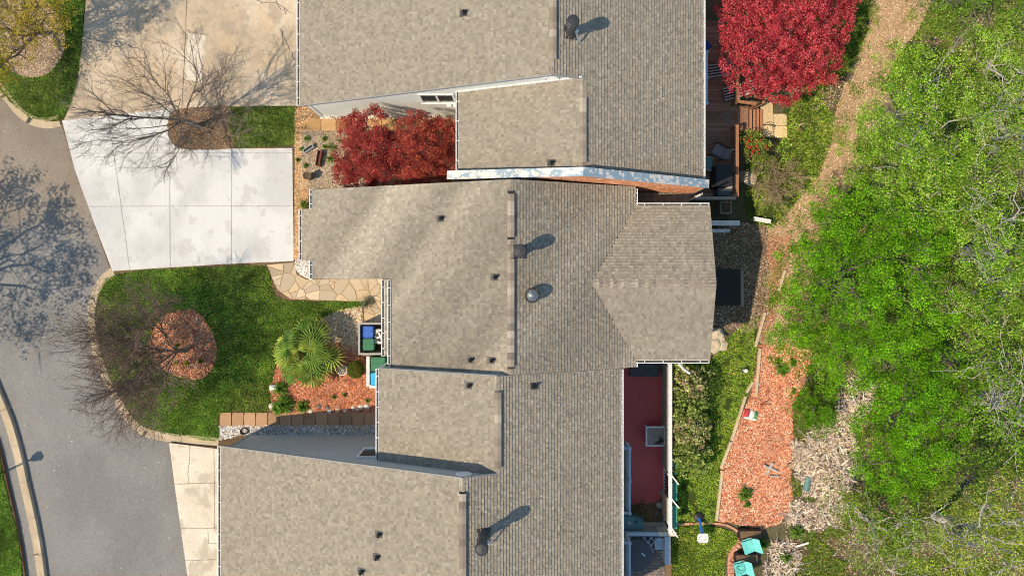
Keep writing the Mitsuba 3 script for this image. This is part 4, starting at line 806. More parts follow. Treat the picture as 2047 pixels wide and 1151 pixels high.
tree('woodland_tree', 'thin green sapling clump at the bottom between brush pile and corner tree', P(1720, 1030, 0), [cl(1740, 1050, 3.0, 70), cl(1800, 1080, 3.2, 65), cl(1760, 1130, 2.8, 65), cl(1690, 1000, 2.0, 45), cl(1840, 1030, 3.6, 60)], .10, OLV + [(.2, .32, .04), (.3, .42, .06)], .10, 100, 'bark_pale', seed=40, sub=.4, twigs=5)
tree('conifer', 'olive green feathery conifer at the top right corner', P(1900, 10, 0), [cl(1900, 10, 4.4, 75), cl(1960, 40, 4.2, 60), cl(1850, 30, 3.4, 48), cl(1990, -10, 4.6, 70), cl(1900, -60, 4.6, 80), cl(2040, 20, 4.2, 60)], .18, OLV, .15, 115, seed=41, sub=.45, wid=.22)
# budding tree and the leafy street tree (out of frame, its shade falls on the road)
tree('budding_tree', 'budding yellow green tree over a round mulch bed at the upper left corner', P(84, 66, 0), [cl(20, 20, 3.4, 62), cl(85, 15, 3.8, 55), cl(30, 80, 2.8, 50), cl(100, 60, 2.6, 40), cl(-40, -20, 4.6, 80), cl(50, -50, 4.4, 80), cl(-60, 70, 3.6, 70), cl(10, 140, 2.4, 36), cl(-20, 170, 2.6, 40), cl(125, 20, 2.8, 30)], .15, [(.46, .36, .05), (.55, .43, .08), (.36, .28, .05), (.30, .30, .06)], .08, 260, 'bark_grey', seed=42, sub=.30, twigs=7, twig_bark='twig_brown', inner=.5, fork=.2)
x, y = -31.6, -1.2
tree('street_tree', 'leafy street tree beyond the left edge that shades the road', (x, y, 0), [(x + a, y + b, z, q, q, q * .7) for a, b, z, q in [(0, 0, 7, 2.4), (2.2, 1.2, 6.2, 1.8), (2.6, -1.6, 5.8, 1.8), (-2, 1, 6, 1.8), (0, 3, 5.6, 1.7), (.5, -3.2, 5.4, 1.7), (3.3, 3, 4.8, 1.2), (1.2, 4.5, 4.6, 1.2), (3.8, 0, 5.0, 1.2)]], .22, OLV, .15, 75, seed=43, sub=.5, twigs=8, inner=.45)

# bare trees
def bare_tree(name, label, base, limbs, r0, h0, bark, depth, seed, ngrow, spread=.75, twig_r=.008, twig_bark=None, top=None, lscale=.82):
    r = np.random.default_rng(seed); k = thing(name, label, 'tree'); base = np.array(base, float)
    f = base + [0, 0, h0] if top is None else np.array(top, float)
    tp = limb_path(base - [0, 0, .2], f, r, 5, .06); part(k, 'trunk', MB().tube(tp, [r0 * 1.5, r0 * 1.1, r0, r0 * .95, r0 * .9], 9), bark, True)
    tw = MB(); 
    def grow(mb, a, d, L, rad, lev):
        n = 5; p = [a]; dd = d / np.linalg.norm(d)
        for i in range(n - 1):
            dd = dd + r.normal(0, .16, 3) + [0, 0, .05]; dd /= np.linalg.norm(dd); p.append(p[-1] + dd * L / (n - 1))
        p = np.array(p); mb.tube(p, np.linspace(rad, max(rad * .3, twig_r * .8), n), 6 if rad > .03 else 4 if rad > .015 else 3)
        if lev <= 0: return
        for i in range(ngrow[lev]):
            t = r.uniform(.25, 1.0) * (n - 1); j = min(int(t), n - 2); s = p[j] + (p[j + 1] - p[j]) * (t - j)
            dir_ = (p[j + 1] - p[j]) / np.linalg.norm(p[j + 1] - p[j]); nd = dir_ + r.normal(0, spread, 3) * [1, 1, .7]; nd[2] = nd[2] * .8 + .08
            grow(tw, s, nd, L * r.uniform(.38, .62), max(rad * .5, twig_r), lev - 1)
    for (e, rad) in limbs:
        e = np.array(e, float); mb = MB(); d = (e - f) * lscale; s = tp[-2] + (tp[-1] - tp[-2]) * r.uniform(.2, 1); grow(mb, s, d, np.linalg.norm(d), rad, depth); part(k, 'limb', mb, bark, True)
    kk = part(k, 'twigs', tw, twig_bark or bark); tag(kk, kind='stuff')
b1 = P(398, 252, 0)
bare_tree('bare_tree', 'leafless grey tree with wide spreading limbs over the new white driveway', b1, [(P(u, v, z), q * .68) for u, v, z, q in [(165, 232, 4.6, .10), (255, 120, 5.4, .075), (335, 95, 5.0, .07), (395, 100, 4.4, .055), (235, 330, 3.8, .075), (340, 350, 2.8, .06), (430, 310, 2.6, .05), (500, 330, 2.8, .04), (470, 190, 3.0, .05), (200, 290, 4.2, .05), (205, 180, 4.8, .05), (290, 165, 5.8, .06)]], .15, 1.5, 'bark_grey', 3, 51, {3: 8, 2: 6, 1: 5}, .50, .0045, lscale=.9, top=P(362, 240, 1.8))
b2 = P(372, 700, 0)
bare_tree('bare_tree', 'brown twiggy leafless tree leaning from the round orange bed towards the road', b2, [(P(u, v, z), q * .75) for u, v, z, q in [(180, 720, 4.6, .06), (200, 800, 4.6, .06), (240, 640, 4.4, .06), (280, 590, 3.8, .05), (260, 850, 4.2, .06), (300, 850, 3.6, .05), (180, 660, 4.4, .05), (260, 720, 5.2, .07), (240, 700, 4.6, .05), (215, 760, 5.2, .06), (250, 670, 4.6, .05), (170, 780, 4.8, .05)]], .12, .7, 'bark_grey', 3, 52, {3: 13, 2: 8, 1: 6}, .60, .0055, 'twig_brown', top=P(352, 702, .9))

# ---- fan palm with every frond a part
pk = thing('fan_palm', 'fan palm with bright green pleated fronds in the orange mulch bed', 'palm'); pr = np.random.default_rng(61)
ptop = P(612, 706, 1.25); pb = np.array([ptop[0] + .08, ptop[1], 0])
part(pk, 'trunk', MB().tube(limb_path(pb - [0, 0, .2], ptop, pr, 6, .02), [.20, .17, .16, .16, .17, .14], 10), 'bark_grey', True)
NF = 26
for i in range(NF):
    t = i / (NF - 1); az = i * 2.39996 + pr.normal(0, .12); el = math.radians(72 - 74 * t ** .8 + pr.normal(0, 4)); L = .38 + .98 * t ** .7 * pr.uniform(.9, 1.1)
    dh = np.array([math.cos(az), math.sin(az), 0]); e = ptop + dh * L * math.cos(el * .6) + np.array([0, 0, L * math.sin(el) * .8 + .25 * (1 - t)])
    nrm = np.array([0, 0, 1.0]) * (.95 - .25 * t) + dh * (.12 + .38 * t) * pr.uniform(.5, 1.3) + pr.normal(0, .10, 3); nrm /= np.linalg.norm(nrm)
    ax = dh - nrm * (dh @ nrm); ax /= np.linalg.norm(ax); sd = np.cross(nrm, ax); R = pr.uniform(.74, .92) * (.80 + .25 * t); m = MB()
    col = np.array([(.17, .28, .05), (.23, .34, .06), (.12, .22, .04), (.31, .38, .07)][pr.integers(4)]) * pr.uniform(.8, 1.2)
    m.tube([ptop, (ptop + e) / 2 + [0, 0, .06], e], [.024, .018, .015], 5, col * 1.1)
    nn = 18; span = math.radians(285); V, Fc, C = [], [], []
    for j in range(nn):
        a_ = (j / (nn - 1) - .5) * span; da = span / nn * .5; l = R * (.80 + .20 * math.cos(a_ * .7)) * pr.uniform(.93, 1.05); k_ = pr.uniform(.8, 1.25)
        q = lambda an, rr, zz: e + (ax * math.cos(an) + sd * math.sin(an)) * rr + nrm * zz
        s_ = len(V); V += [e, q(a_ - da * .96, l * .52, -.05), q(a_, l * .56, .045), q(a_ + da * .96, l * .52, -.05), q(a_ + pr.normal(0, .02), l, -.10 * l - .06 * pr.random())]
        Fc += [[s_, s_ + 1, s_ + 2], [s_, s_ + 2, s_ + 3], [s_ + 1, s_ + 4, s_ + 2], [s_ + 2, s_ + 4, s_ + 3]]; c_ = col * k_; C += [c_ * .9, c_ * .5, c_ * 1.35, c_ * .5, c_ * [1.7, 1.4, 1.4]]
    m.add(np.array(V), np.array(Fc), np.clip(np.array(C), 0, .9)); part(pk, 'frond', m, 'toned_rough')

# ---- shrubs and small plants
def shrub(name, label, base, clumps, cols, size, dens, cat='shrub', group=None, seed=0, sub=.25, **kw):
    return tree(name, label, base, clumps, .035, cols, size, dens, 'twig_brown', cat, group, seed, sub, .3, **kw)
BSH = [(.26, .35, .08), (.40, .46, .15), (.13, .19, .05), (.54, .54, .28), (.42, .26, .19)]
for i, (v, nm) in enumerate([(765, 'topmost'), (812, 'second from the top'), (862, 'second from the bottom'), (912, 'bottommost')]):
    shrub('hedge_shrub', f'mixed green and bronze shrub along the white fence, {nm} of four', P(1375, v, 0), [cl(1374, v, 1.35, 30, .6), cl(1390, v + 14, 1.0, 24, .5), cl(1362, v - 16, 1.2, 22, .5), cl(1366, v + 18, 1.2, 20, .5), cl(1398, v - 12, .8, 20, .4)], BSH if i % 2 == 0 else BSH[:3] + [(.2, .3, .06)], .15, 190, group=None, seed=70 + i, droop=.6)
shrub('hedge_shrub', 'dark green shrub right of the fence shrubs on the grass', P(1412, 775, 0), [cl(1412, 770, .8, 26, .4), cl(1420, 795, .7, 22, .35), cl(1408, 745, .7, 22, .3)], [(.06, .12, .03), (.10, .18, .04), (.14, .24, .05)], .07, 260, seed=75)
k = shrub('flowering_shrub', 'round shrub covered in red blooms beside the deck', P(1505, 300, 0), [cl(1510, 296, 1.0, 28, .45), cl(1498, 283, .9, 18, .4), cl(1520, 310, .8, 17, .35)], [(.24, .32, .06), (.32, .38, .09), (.14, .20, .04)], .09, 420, seed=76)
r = np.random.default_rng(5); q = np.array([P(u, v, 1.45) for u, v in zip(r.normal(1510, 13, 22), r.normal(296, 12, 22))]); q = np.repeat(q, 5, 0) + r.normal(0, .04, (110, 3)); v, f, c = flakes(q, r.uniform(.06, .10, 110), .06, pal([(.70, .03, .04), (.80, .08, .06), (.55, .02, .03)], 110, r), r, .9)
kk = part(k, 'blooms', (v, f), 'leaf', color=c); tag(kk, 'red blooms', kind='stuff')
bare_tree('twiggy_shrub', 'straw coloured twiggy shrub on the grass below the flowering shrub', P(1568, 358, 0), [(P(u, v, 1.3), .02) for u, v in [(1500, 330), (1490, 380), (1530, 410), (1580, 300), (1620, 330), (1600, 400), (1540, 300), (1550, 360), (1505, 405), (1570, 430)]], .04, .2, 'twig_dry', 2, 77, {2: 14, 1: 8}, .6, .006, 'twig_dry', lscale=.6)
v, f, c = crown_leaves([cl(1555, 365, .7, 42, .4), cl(1590, 340, .6, 30, .3)], np.random.default_rng(4), .07, 70, [(.32, .30, .10), (.24, .26, .07), (.42, .36, .16)]); tag(part('twiggy_shrub', 'leaves', (v, f), 'leaf', color=c), kind='stuff')
labels['twiggy_shrub']['category'] = 'shrub'
k = thing('boxwood', 'dark green ball shaped shrub beside the bin enclosure', 'shrub'); r = np.random.default_rng(80)
c0 = P(712, 738, .55); q = r.normal(0, 1, (5200, 3)); q /= np.linalg.norm(q, axis=1, keepdims=True); q[:, 2] = np.where(q[:, 2] < -.3, -q[:, 2], q[:, 2]); q = q * [.44, .46, .5] * r.uniform(.8, 1.03, (5200, 1)) + c0
v, f, c = flakes(q, r.uniform(.05, .10, 5200), .016, pal([(.10, .15, .02), (.16, .21, .035), (.07, .10, .018), (.2, .24, .05)], 5200, r), r, .5); kk = part(k, 'crown', (v, f), 'leaf', color=c); tag(kk, kind='stuff'); part(k, 'stem', MB().tube([(c0[0], c0[1], 0), (c0[0], c0[1], .4)], [.05, .03], 6), 'twig_brown')
def tuft(name, label, p, n, L, cols, seed, w=.03, cat='plant', flat=.7, group=None):
    r = np.random.default_rng(seed); k = thing(name, label, cat, group); V, Fc, C = [], [], []
    for i in range(n):
        az, e = r.uniform(0, 6.28), r.uniform(.1, 1.2) * flat + .1; l = L * r.uniform(.6, 1.1); d = np.array([math.cos(az), math.sin(az), 0]); sd = np.array([-d[1], d[0], 0]) * w / 2; m = p + d * l * .5 * math.sin(e) + np.array([0, 0, l * .55 * math.cos(e) + .06]); t = p + d * l * math.sin(e) + np.array([0, 0, max(.03, l * .5 * math.cos(e))])
        s = len(V); V += [p + sd * .5, p - sd * .5, m - sd, m + sd, t]; Fc += [[s, s + 1, s + 2], [s, s + 2, s + 3], [s + 3, s + 2, s + 4]]; C += [np.array(cols[r.integers(len(cols))]) * r.uniform(.8, 1.2)] * 5
    kk = part(k, 'leaves', (np.array(V), np.array(Fc)), 'leaf', color=np.clip(C, .01, .9)); tag(kk, kind='stuff'); return k
G1 = [(.12, .22, .035), (.18, .28, .05), (.25, .34, .08), (.09, .16, .03)]
for i, (u, v, L, n, lab) in enumerate([(615, 278, .28, 70, 'small green mound above the grey planter trough'), (650, 278, .26, 70, 'small yellow green mound in the gravel right of the grey planter'), (604, 298, .22, 50, 'low green tuft just left of the grey planter'), (650, 293, .22, 50, 'little green tuft above the spiky gravel plants'), (613, 332, .24, 60, 'small green mound above the barrel in the gravel'), (596, 320, .22, 45, 'low green tuft at the edge of the new driveway'),
        (663, 295, .50, 40, 'grey green spiky plant left of the red maples, upper one'), (663, 318, .52, 50, 'green spiky plant left of the red maples, lower one'), (680, 284, .4, 20, 'yellowish strappy plant at the tip of the red maples'), (678, 342, .4, 16, 'thin strappy plant at the lower left of the red maples'), (608, 410, .42, 60, 'dark spiky plant at the garage gutter corner'), (735, 605, .62, 90, 'grey green spiky plant at the end of the flagstone path'),
        (678, 950, .3, 4, '')]):
    if lab: tuft('garden_plant', lab, P(u, v, .03), n, L, G1 if i != 11 else [(.20, .21, .16), (.26, .26, .20), (.15, .16, .12)], 90 + i, w=.035 if L < .3 else .028, flat=1.0)
for i, (u, v, L, n, lab) in enumerate([(563, 775, .62, 150, 'leafy green plant at the left tip of the palm bed'), (570, 806, .75, 220, 'wide leafy green plant in the lower left of the palm bed'), (606, 812, .5, 120, 'leafy green clump right of the wide plant in the palm bed'), (556, 815, .5, 110, 'leafy plant at the bottom left corner of the palm bed'), (668, 792, .22, 20, 'tiny dark plant in the middle of the palm mulch'), (690, 788, .22, 20, 'tiny green plant near the top of the palm mulch'), (735, 800, .22, 22, 'tiny plant at the right end of the palm mulch'),
        (1553, 722, .35, 60, 'strappy green plant at the top left of the large mulch bed'), (1562, 738, .55, 90, 'strappy green plant, lower left of the trio in the large mulch bed'), (1582, 725, .35, 60, 'strappy green plant at the top right of the large mulch bed'), (1486, 985, .65, 120, 'bushy green plant in the lower half of the large mulch bed'), (1492, 1006, .35, 40, 'smaller green plant below the bushy one in the large mulch bed'), (1585, 782, .25, 25, 'small plant beside the dark green bush'),
        (353, 724, .2, 40, 'yellow flowered clump in the round front bed, left one'), (374, 726, .2, 40, 'yellow flowered clump in the round front bed, right one'), (356, 690, .18, 30, 'low green clump in the middle of the round front bed'), (402, 722, .2, 40, 'dark green clump at the right of the round front bed'), (1500, 335, .4, 50, 'dark green fern below the flowering shrub'), (1525, 1085, .5, 60, 'green plant between the two turquoise chairs'), (1590, 1060, .7, 90, 'large green weedy clump right of the turquoise chairs'), (1570, 1110, .5, 70, 'green weedy clump below the large one at the bottom')]):
    tuft('bedding_plant', lab, P(u, v, .03), n, L, [(.52, .46, .03), (.35, .38, .04)] if 'yellow' in lab else [(.08, .17, .025), (.13, .25, .04), (.18, .32, .05)], 120 + i, w=.06, flat=1.0)
# ------------------------------------------------------------------ things around the houses
def ptop(u0, v0, u1, v1, z):
    a, b = P(u0, v0, z), P(u1, v1, z); return min(a[0], b[0]), max(a[0], b[0]), min(a[1], b[1]), max(a[1], b[1])
def rbox(x0, x1, y0, y1, z0, z1, r=.03):
    """Box with rounded vertical edges and a small top bevel."""
    pg = sbox(x0, y0, x1, y1).buffer(-r).buffer(r, quad_segs=3); a = trimesh.Trimesh(*extr(pg, z0, z1 - r * .5), process=False); b = trimesh.Trimesh(*extr(pg.buffer(-r * .5), z1 - r * .5 - .001, z1), process=False)
    m = trimesh.util.concatenate([a, b]); return np.array(m.vertices), np.array(m.faces)
# bin enclosure
x0, x1, y0, y1 = ptop(716, 645, 765, 709, 1.15)
k = thing('bin_enclosure', 'grey wooden bin enclosure against the middle house front', 'enclosure')
for a, b, c, d in [(x0, x1 + .3, y1 - .09, y1), (x0, x1 + .3, y0, y0 + .09), (x0, x0 + .09, y0 + .092, y1 - .092)]:
    part(k, 'panel', MB().bb(a + .02, b - .02, c + .02, d - .02, 0, 1.12), 'grey_wood'); part(k, 'top_rail', MB().bb(a, b, c, d, 1.122, 1.16), 'grey_paint_light')
def wheelie(name, label, x0, x1, y0, y1, h, bsdf, hinge=(1, 0)):
    k = thing(name, label, 'bin'); cx, cy = (x0 + x1) / 2, (y0 + y1) / 2; w, d = (x1 - x0) / 2, (y1 - y0) / 2
    m = MB(); v, f = extr(sbox(-1, -1, 1, 1).buffer(-.15).buffer(.15, quad_segs=3), 0, 1); s = .78 + .2 * v[:, 2]; m.add(np.c_[cx + v[:, 0] * w * s, cy + v[:, 1] * d * s, .06 + v[:, 2] * (h - .10)], f); part(k, 'body', m, bsdf)
    lid = MB(); lid.add(*rbox(x0, x1, y0, y1, h - .05, h, .05)); lid.bb(x0 + .08, x1 - .08, cy - .03, cy + .03, h, h + .018); part(k, 'lid', lid, bsdf)
    part(k, 'handle', MB().bar((x0 + .05, y0 - .03, h - .04), (x1 - .05, y0 - .03, h - .04), .03, .03), bsdf)
    for sx_ in (x0 + .06, x1 - .06): part(k, 'wheel', MB().lathe([(.001, -.03), (.1, -.03), (.1, .03), (.001, .03)], (0, 0, 0), 12).get()[0] if False else wheel(sx_, y0 + .04, .1), 'black_plastic')
def wheel(x, y, r):
    m = MB().lathe([(.001, -.03), (r, -.03), (r, .03), (.001, .03)], (0, 0, 0), 12).get()[0]; v = m[0]; return np.c_[v[:, 2] + x, v[:, 1] + y, v[:, 0] + r], m[1]
mat('grey_paint_light', (.36, .37, .37), .7)
wheelie('wheeled_bin', 'blue wheeled bin inside the grey enclosure', *ptop(723, 652, 746, 674, .98), .98, 'bin_blue')
wheelie('wheeled_bin', 'green wheeled bin inside the grey enclosure', *ptop(724, 677, 748, 699, 1.0), 1.0, 'bin_green')
k = thing('heat_pump', 'white air conditioner with round black fan grille inside the grey enclosure', 'air conditioner'); a = ptop(749, 658, 772, 687, .8)
part(k, 'cabinet', rbox(*a, 0, .8, .05), 'white_aged'); cx, cy = (a[0] + a[1]) / 2, (a[2] + a[3]) / 2
part(k, 'fan_grille', MB().lathe([(.26, .802), (.26, .815), (.001, .815)], (cx, cy, 0), 24), 'black_plastic')
for i in range(4): part(k, 'fan_blade', MB().bar((cx, cy, .825), (cx + .23 * math.cos(i * 1.57 + .4), cy + .23 * math.sin(i * 1.57 + .4), .825), .09, .01), 'white_aged')
wheelie('wheeled_bin', 'dark green wheeled bin below the grey enclosure', *ptop(741, 714, 770, 741, 1.0), 1.0, 'bin_green')
wheelie('wheeled_bin', 'cyan blue wheeled bin next to the lower house gutter', *ptop(741, 745, 764, 769, .98), .98, 'bin_cyan')
k = thing('bin_screen', 'low white screen fence around the green and cyan bins', 'fence'); a = ptop(733, 712, 738, 772, .9)
part(k, 'panel', MB().bb(*a, 0, .88), 'cream_paint'); part(k, 'top_rail', MB().bb(a[0] - .02, a[1] + .02, a[2], a[3], .882, .91), 'white_aged'); b = ptop(737, 770, 775, 775, .9); part(k, 'panel', MB().bb(b[0] + .03, b[1], b[2], b[3], 0, .88), 'cream_paint'); part(k, 'top_rail', MB().bb(b[0] + .05, b[1], b[2] - .02, b[3] + .02, .882, .91), 'white_aged')
# pots, planters, garden bits
def pot(name, label, u, v, z, r, h, bsdf, cat='pot', soil='soil'):
    x, y = P(u, v, z + h)[:2]; k = thing(name, label, cat)
    part(k, 'body', MB().lathe([(.001, z), (r * .82, z), (r, z + h - .05), (r * 1.05, z + h - .05), (r * 1.05, z + h), (r * .9, z + h), (r * .88, z + h - .06)], (x, y, 0), 24), bsdf, 30); part(k, 'soil', MB().lathe([(r * .88, z + h - .06), (.001, z + h - .055)], (x, y, 0), 20), soil); return k, x, y
pot('barrel_planter', 'dark brown round barrel planter on the tan gravel', 613, 351, .03, .20, .62, 'bark_grey', 'planter')
k, x, y = pot('flower_pot', 'white round pot of pale twigs beside the palm', 684, 740, .03, .26, .38, 'white_aged', 'pot', 'tan_soil')
r = np.random.default_rng(3); m = MB()
for i in range(16): a = r.uniform(-.2, .2, 4); m.tube([(x + a[0], y + a[1], .36), (x + a[2], y + a[3], .5)], [.012, .008], 4)
tag(part(k, 'twigs', m, 'white_aged'), kind='stuff')
def trough(label, u, v, L, W, ang, h, rim, inside):
    k = thing('planter_trough', label, 'planter'); x, y = P(u, v, h)[:2]; m = MB(); c, s = math.cos(math.radians(ang)), math.sin(math.radians(ang))
    for a, b, l, w in [(0, W / 2 - .02, L, .04), (0, -W / 2 + .02, L, .04), (L / 2 - .02, 0, .04, W - .081), (-L / 2 + .02, 0, .04, W - .081)]: m.box((x + a * c - b * s, y + a * s + b * c, .03 + h / 2), (l, w, h), ang)
    part(k, 'box', m, rim); part(k, 'soil', MB().box((x, y, h * .42), (L - .085, W - .085, h * .7), ang), inside)
trough('small grey rimmed planter trough lying slanted on the tan gravel', 616, 297, .60, .22, 33, .24, 'grey_paint_light', 'black_plastic')
trough('brown wooden planter trough standing upright on the tan gravel', 637, 316, .82, .24, 80, .32, 'brown_wood', 'brown_wood')
k = thing('garden_stake', 'short dark stake lying in the gravel by the driveway', 'stake'); put(k, MB().bar(P(598, 313, .05), P(608, 311, .05), .05, .04), 'bark_grey')
k = thing('garden_ornament', 'small white ornament block left of the palm bed', 'ornament'); a = ptop(538, 770, 556, 780, .25); put(k, MB().add(*rbox(*a, 0, .25, .04)), 'white_aged')
rk_ = [(659, 822, .12, 'w'), (675, 820, .13, 'o'), (690, 821, .10, 'w'), (706, 815, .11, 'w'), (722, 813, .14, 'w'), (714, 818, .09, 'w'), (733, 812, .16, 'w'), (621, 822, .12, 'w'), (607, 822, .10, 'w'), (638, 812, .13, 'd'), (655, 815, .13, 'd'), (543, 812, .16, 'w'), (580, 820, .13, 'd')]
ORD = ['first', 'second', 'third', 'fourth', 'fifth', 'sixth', 'seventh', 'eighth', 'ninth', 'tenth']
STN = {'w': (.62, .57, .50), 'o': (.60, .44, .28), 'd': (.16, .14, .13)}
for i, (u, v, q, t) in enumerate(rk_):
    k = thing('edging_stone', {'w': 'pale stone', 'o': 'tan stone', 'd': 'dark stone'}[t] + f' edging the palm mulch, {ORD[sum(1 for a in rk_ if a[0] < u and a[3] == t)]} of its colour from left', 'stone'); mm = hip(P(u, v, .05), q, i, 2, .6); put(k, MB().add(*mm, np.array(STN[t])), 'toned_matte', True)
for i, (u, v, q, lab) in enumerate([(1433, 668, .42, 'flat pale boulder at the foot of the rear wing, top one'), (1428, 690, .5, 'large flat pale boulder at the foot of the rear wing, lower left'), (1443, 690, .34, 'flat pale boulder at the foot of the rear wing, lower right'), (1440, 676, .26, 'small pale boulder between the flat ones at the rear wing'), (1485, 352, .34, 'mossy boulder near the shaded corner of the wooden deck'), (1500, 358, .40, 'tan boulder under the straw coloured shrub'), (1487, 478, .2, 'dark stone on the shaded gravel near the white board'), (1560, 672, .12, 'small pale stone at the edge of the bright green tree')]):
    k = thing('boulder', lab, 'boulder'); put(k, MB().add(*hip(P(u, v, .05), q * .82, 40 + i, 3, .40, .48, 1.9), np.array([.52, .44, .33] if i not in (4, 6) else [.20, .18, .13])), 'toned_matte', True)
# street lamp beyond the left edge
lx, ly = P(66, 916, 0)[:2] - np.array([.72, .33]) * 3.2; k = thing('street_lamp', 'black post lamp beyond the left edge that casts its shadow across the kerb', 'street lamp')
part(k, 'post', MB().lathe([(.11, 0), (.11, .3), (.06, .35), (.05, 2.7), (.07, 2.75)], (lx, ly, 0), 12), 'dark_metal', 30); part(k, 'lantern', MB().lathe([(.07, 2.75), (.18, 2.95), (.24, 3.3), (.28, 3.32), (.10, 3.5), (.03, 3.6), (.001, 3.62)], (lx, ly, 0), 6), 'dark_metal')
# low wall of the lower house path: coiled hose at the corner
k = thing('garden_hose', 'dark coiled hose at the corner of the lower house', 'hose'); a = np.linspace(0, 2 * math.pi * 3, 60); c = P(489, 861, .06); put(k, MB().tube(np.c_[c[0] + .2 * np.cos(a), c[1] + .16 * np.sin(a), .06 + a * .006], .022, 6), 'black_plastic', True)

# ---- deck of the top house
DZ = .75
k = thing('wooden_deck', 'reddish brown wooden deck behind the top house', 'deck'); dr1 = np.random.default_rng(8)
bd = [(.25, .14, .09), (.29, .165, .105), (.21, .118, .075), (.32, .185, .12)]
def plank(par, x0, x1, y0, y1, z, nm='plank'): part(par, nm, MB().bb(x0, x1, y0, y1, z - .04, z + dr1.uniform(-.002, .003), np.array(bd[dr1.integers(4)]) * dr1.uniform(.9, 1.1)), 'toned_rough')
xl, xr_ = 8.0, P(1474, 300, DZ)[0]; yb, yt = P(0, 397, DZ)[1], 13.2
n = int((yt - yb) / .145)
for i in range(n): y = yb + i * .145; plank(k, xl, xr_ if y < P(0, 205, DZ)[1] or y > 8.9 else xr_, y + .003, y + .139, DZ)
part(k, 'skirt', MB().bb(xl, xr_ - .01, yb, yb + .04, 0, DZ - .045).bb(xr_ - .05, xr_ - .01, yb + .045, yt, 0, DZ - .045), 'deck_wood')
sy0, sy1 = P(0, 262, DZ)[1], P(0, 212, DZ)[1]
lx0 = xr_ + .004; lx1 = P(1496, 0, DZ)[0]
for i in range(5): plank(k, lx0 + i * (lx1 - lx0) / 5, lx0 + (i + 1) * (lx1 - lx0) / 5 - .006, sy0, sy1, DZ + .002, 'landing_plank')
for i in range(4):
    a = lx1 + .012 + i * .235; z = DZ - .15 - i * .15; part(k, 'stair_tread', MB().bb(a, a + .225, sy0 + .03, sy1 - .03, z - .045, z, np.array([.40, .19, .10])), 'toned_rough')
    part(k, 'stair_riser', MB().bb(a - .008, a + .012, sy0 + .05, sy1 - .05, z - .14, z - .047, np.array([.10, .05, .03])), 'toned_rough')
def railing(par, a, b, z, h=.95, cap='deck_lit', bal=True, post=1.4):
    a, b = np.array(a, float), np.array(b, float); L = np.linalg.norm(b - a); d = (b - a) / L
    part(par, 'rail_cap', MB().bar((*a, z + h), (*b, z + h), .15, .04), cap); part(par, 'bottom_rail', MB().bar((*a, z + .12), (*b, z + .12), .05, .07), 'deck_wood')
    n = max(1, int(round(L / post)))
    for i in range(n + 1): q = a + (b - a) * i / n; part(par, 'post', MB().bb(q[0] - .045, q[0] + .045, q[1] - .045, q[1] + .045, z, z + h - .022), 'deck_wood')
    if bal:
        for i in range(1, int(L / .14)): q = a + d * .14 * i; part(par, 'baluster', MB().bb(q[0] - .018, q[0] + .018, q[1] - .018, q[1] + .018, z + .157, z + h - .022), 'deck_wood')
RX = P(1474, 0, DZ + .95)[0]
railing(k, (RX, P(0, 250, 1.7)[1]), (RX, P(0, 393, 1.7)[1]), DZ); railing(k, (8.6, P(0, 396, 1.7)[1]), (RX - .08, P(0, 396, 1.7)[1]), DZ, cap='grey_wood')
railing(k, tuple(P(1476, 203, 1.7)[:2]), tuple(P(1512, 208, 1.7)[:2]), DZ, bal=False); railing(k, tuple(P(1476, 200, 1.7)[:2]), tuple(P(1474, 60, 1.7)[:2]), DZ)
railing(k, tuple(P(1512, 212, 1.2)[:2]), tuple(P(1526, 205, .8)[:2]), .2, .8, bal=False)
# herringbone mat, lounge chairs, table furniture
k = thing('door_mat', 'grey herringbone mat lying on the wooden deck by the steps', 'mat'); c = P(1456, 234, DZ)
for i in range(5):
    for s in (-1, 1): part(k, 'slat', MB().box((c[0] - .02 + s * .0 + i * .10 - .2, c[1] + s * .19, DZ + .012), (.42, .06, .014), s * 45 + (0 if s > 0 else 0), np.array([.19, .165, .14])), 'toned_rough')
def lounger(label, cx, cy, ang, back=.5, seed=0):
    k = thing('deck_lounger', label, 'lounger', None); c, s = math.cos(math.radians(ang)), math.sin(math.radians(ang)); R = np.array([[c, -s, 0], [s, c, 0], [0, 0, 1]])
    def tr(v): return np.asarray(v) @ R.T + [cx, cy, DZ]
    prof = [(-.75, .32), (.15, .32), (.70, .62)]
    for side in (-.31, .31):
        m = MB(); m.tube(tr([(x, side, z) for x, z in prof]), .022, 6); part(k, 'frame_rail', m, 'grey_paint')
        for x in (-.65, .1): part(k, 'leg', MB().tube(tr([(x, side, .32), (x - .05, side, .0)]), .02, 6), 'grey_paint')
    for i in range(9):
        y = -.28 + i * .07; w = .033
        m = MB()
        for a, b in ((0, 1), (1, 2)):
            v = tr([(prof[a][0], y - w, prof[a][1] + .02), (prof[b][0], y - w, prof[b][1] + .02), (prof[b][0], y + w, prof[b][1] + .02), (prof[a][0], y + w, prof[a][1] + .02)]); v = np.vstack([v, v - [0, 0, .015]])
            m.add(v, np.array([[0, 1, 2, 3], [7, 6, 5, 4], [0, 4, 5, 1], [3, 2, 6, 7]]))
        part(k, 'strap', m, 'grey_paint_light' if i % 2 == 0 else 'black_plastic')
c = P(1436, 140, 1.1); lounger('striped black and white lounger in the shade under the red tree, upper one', c[0], c[1], 8)
c = P(1476, 182, 1.1); lounger('striped black and white lounger half hidden by the red tree, lower one', c[0], c[1], 14)
k = thing('patio_umbrella', 'folded royal blue umbrella cloth at the house edge of the deck', 'umbrella'); x, y = P(1415, 88, 1.8)[:2]
a = np.arange(8) * math.pi / 4; m = MB(); 
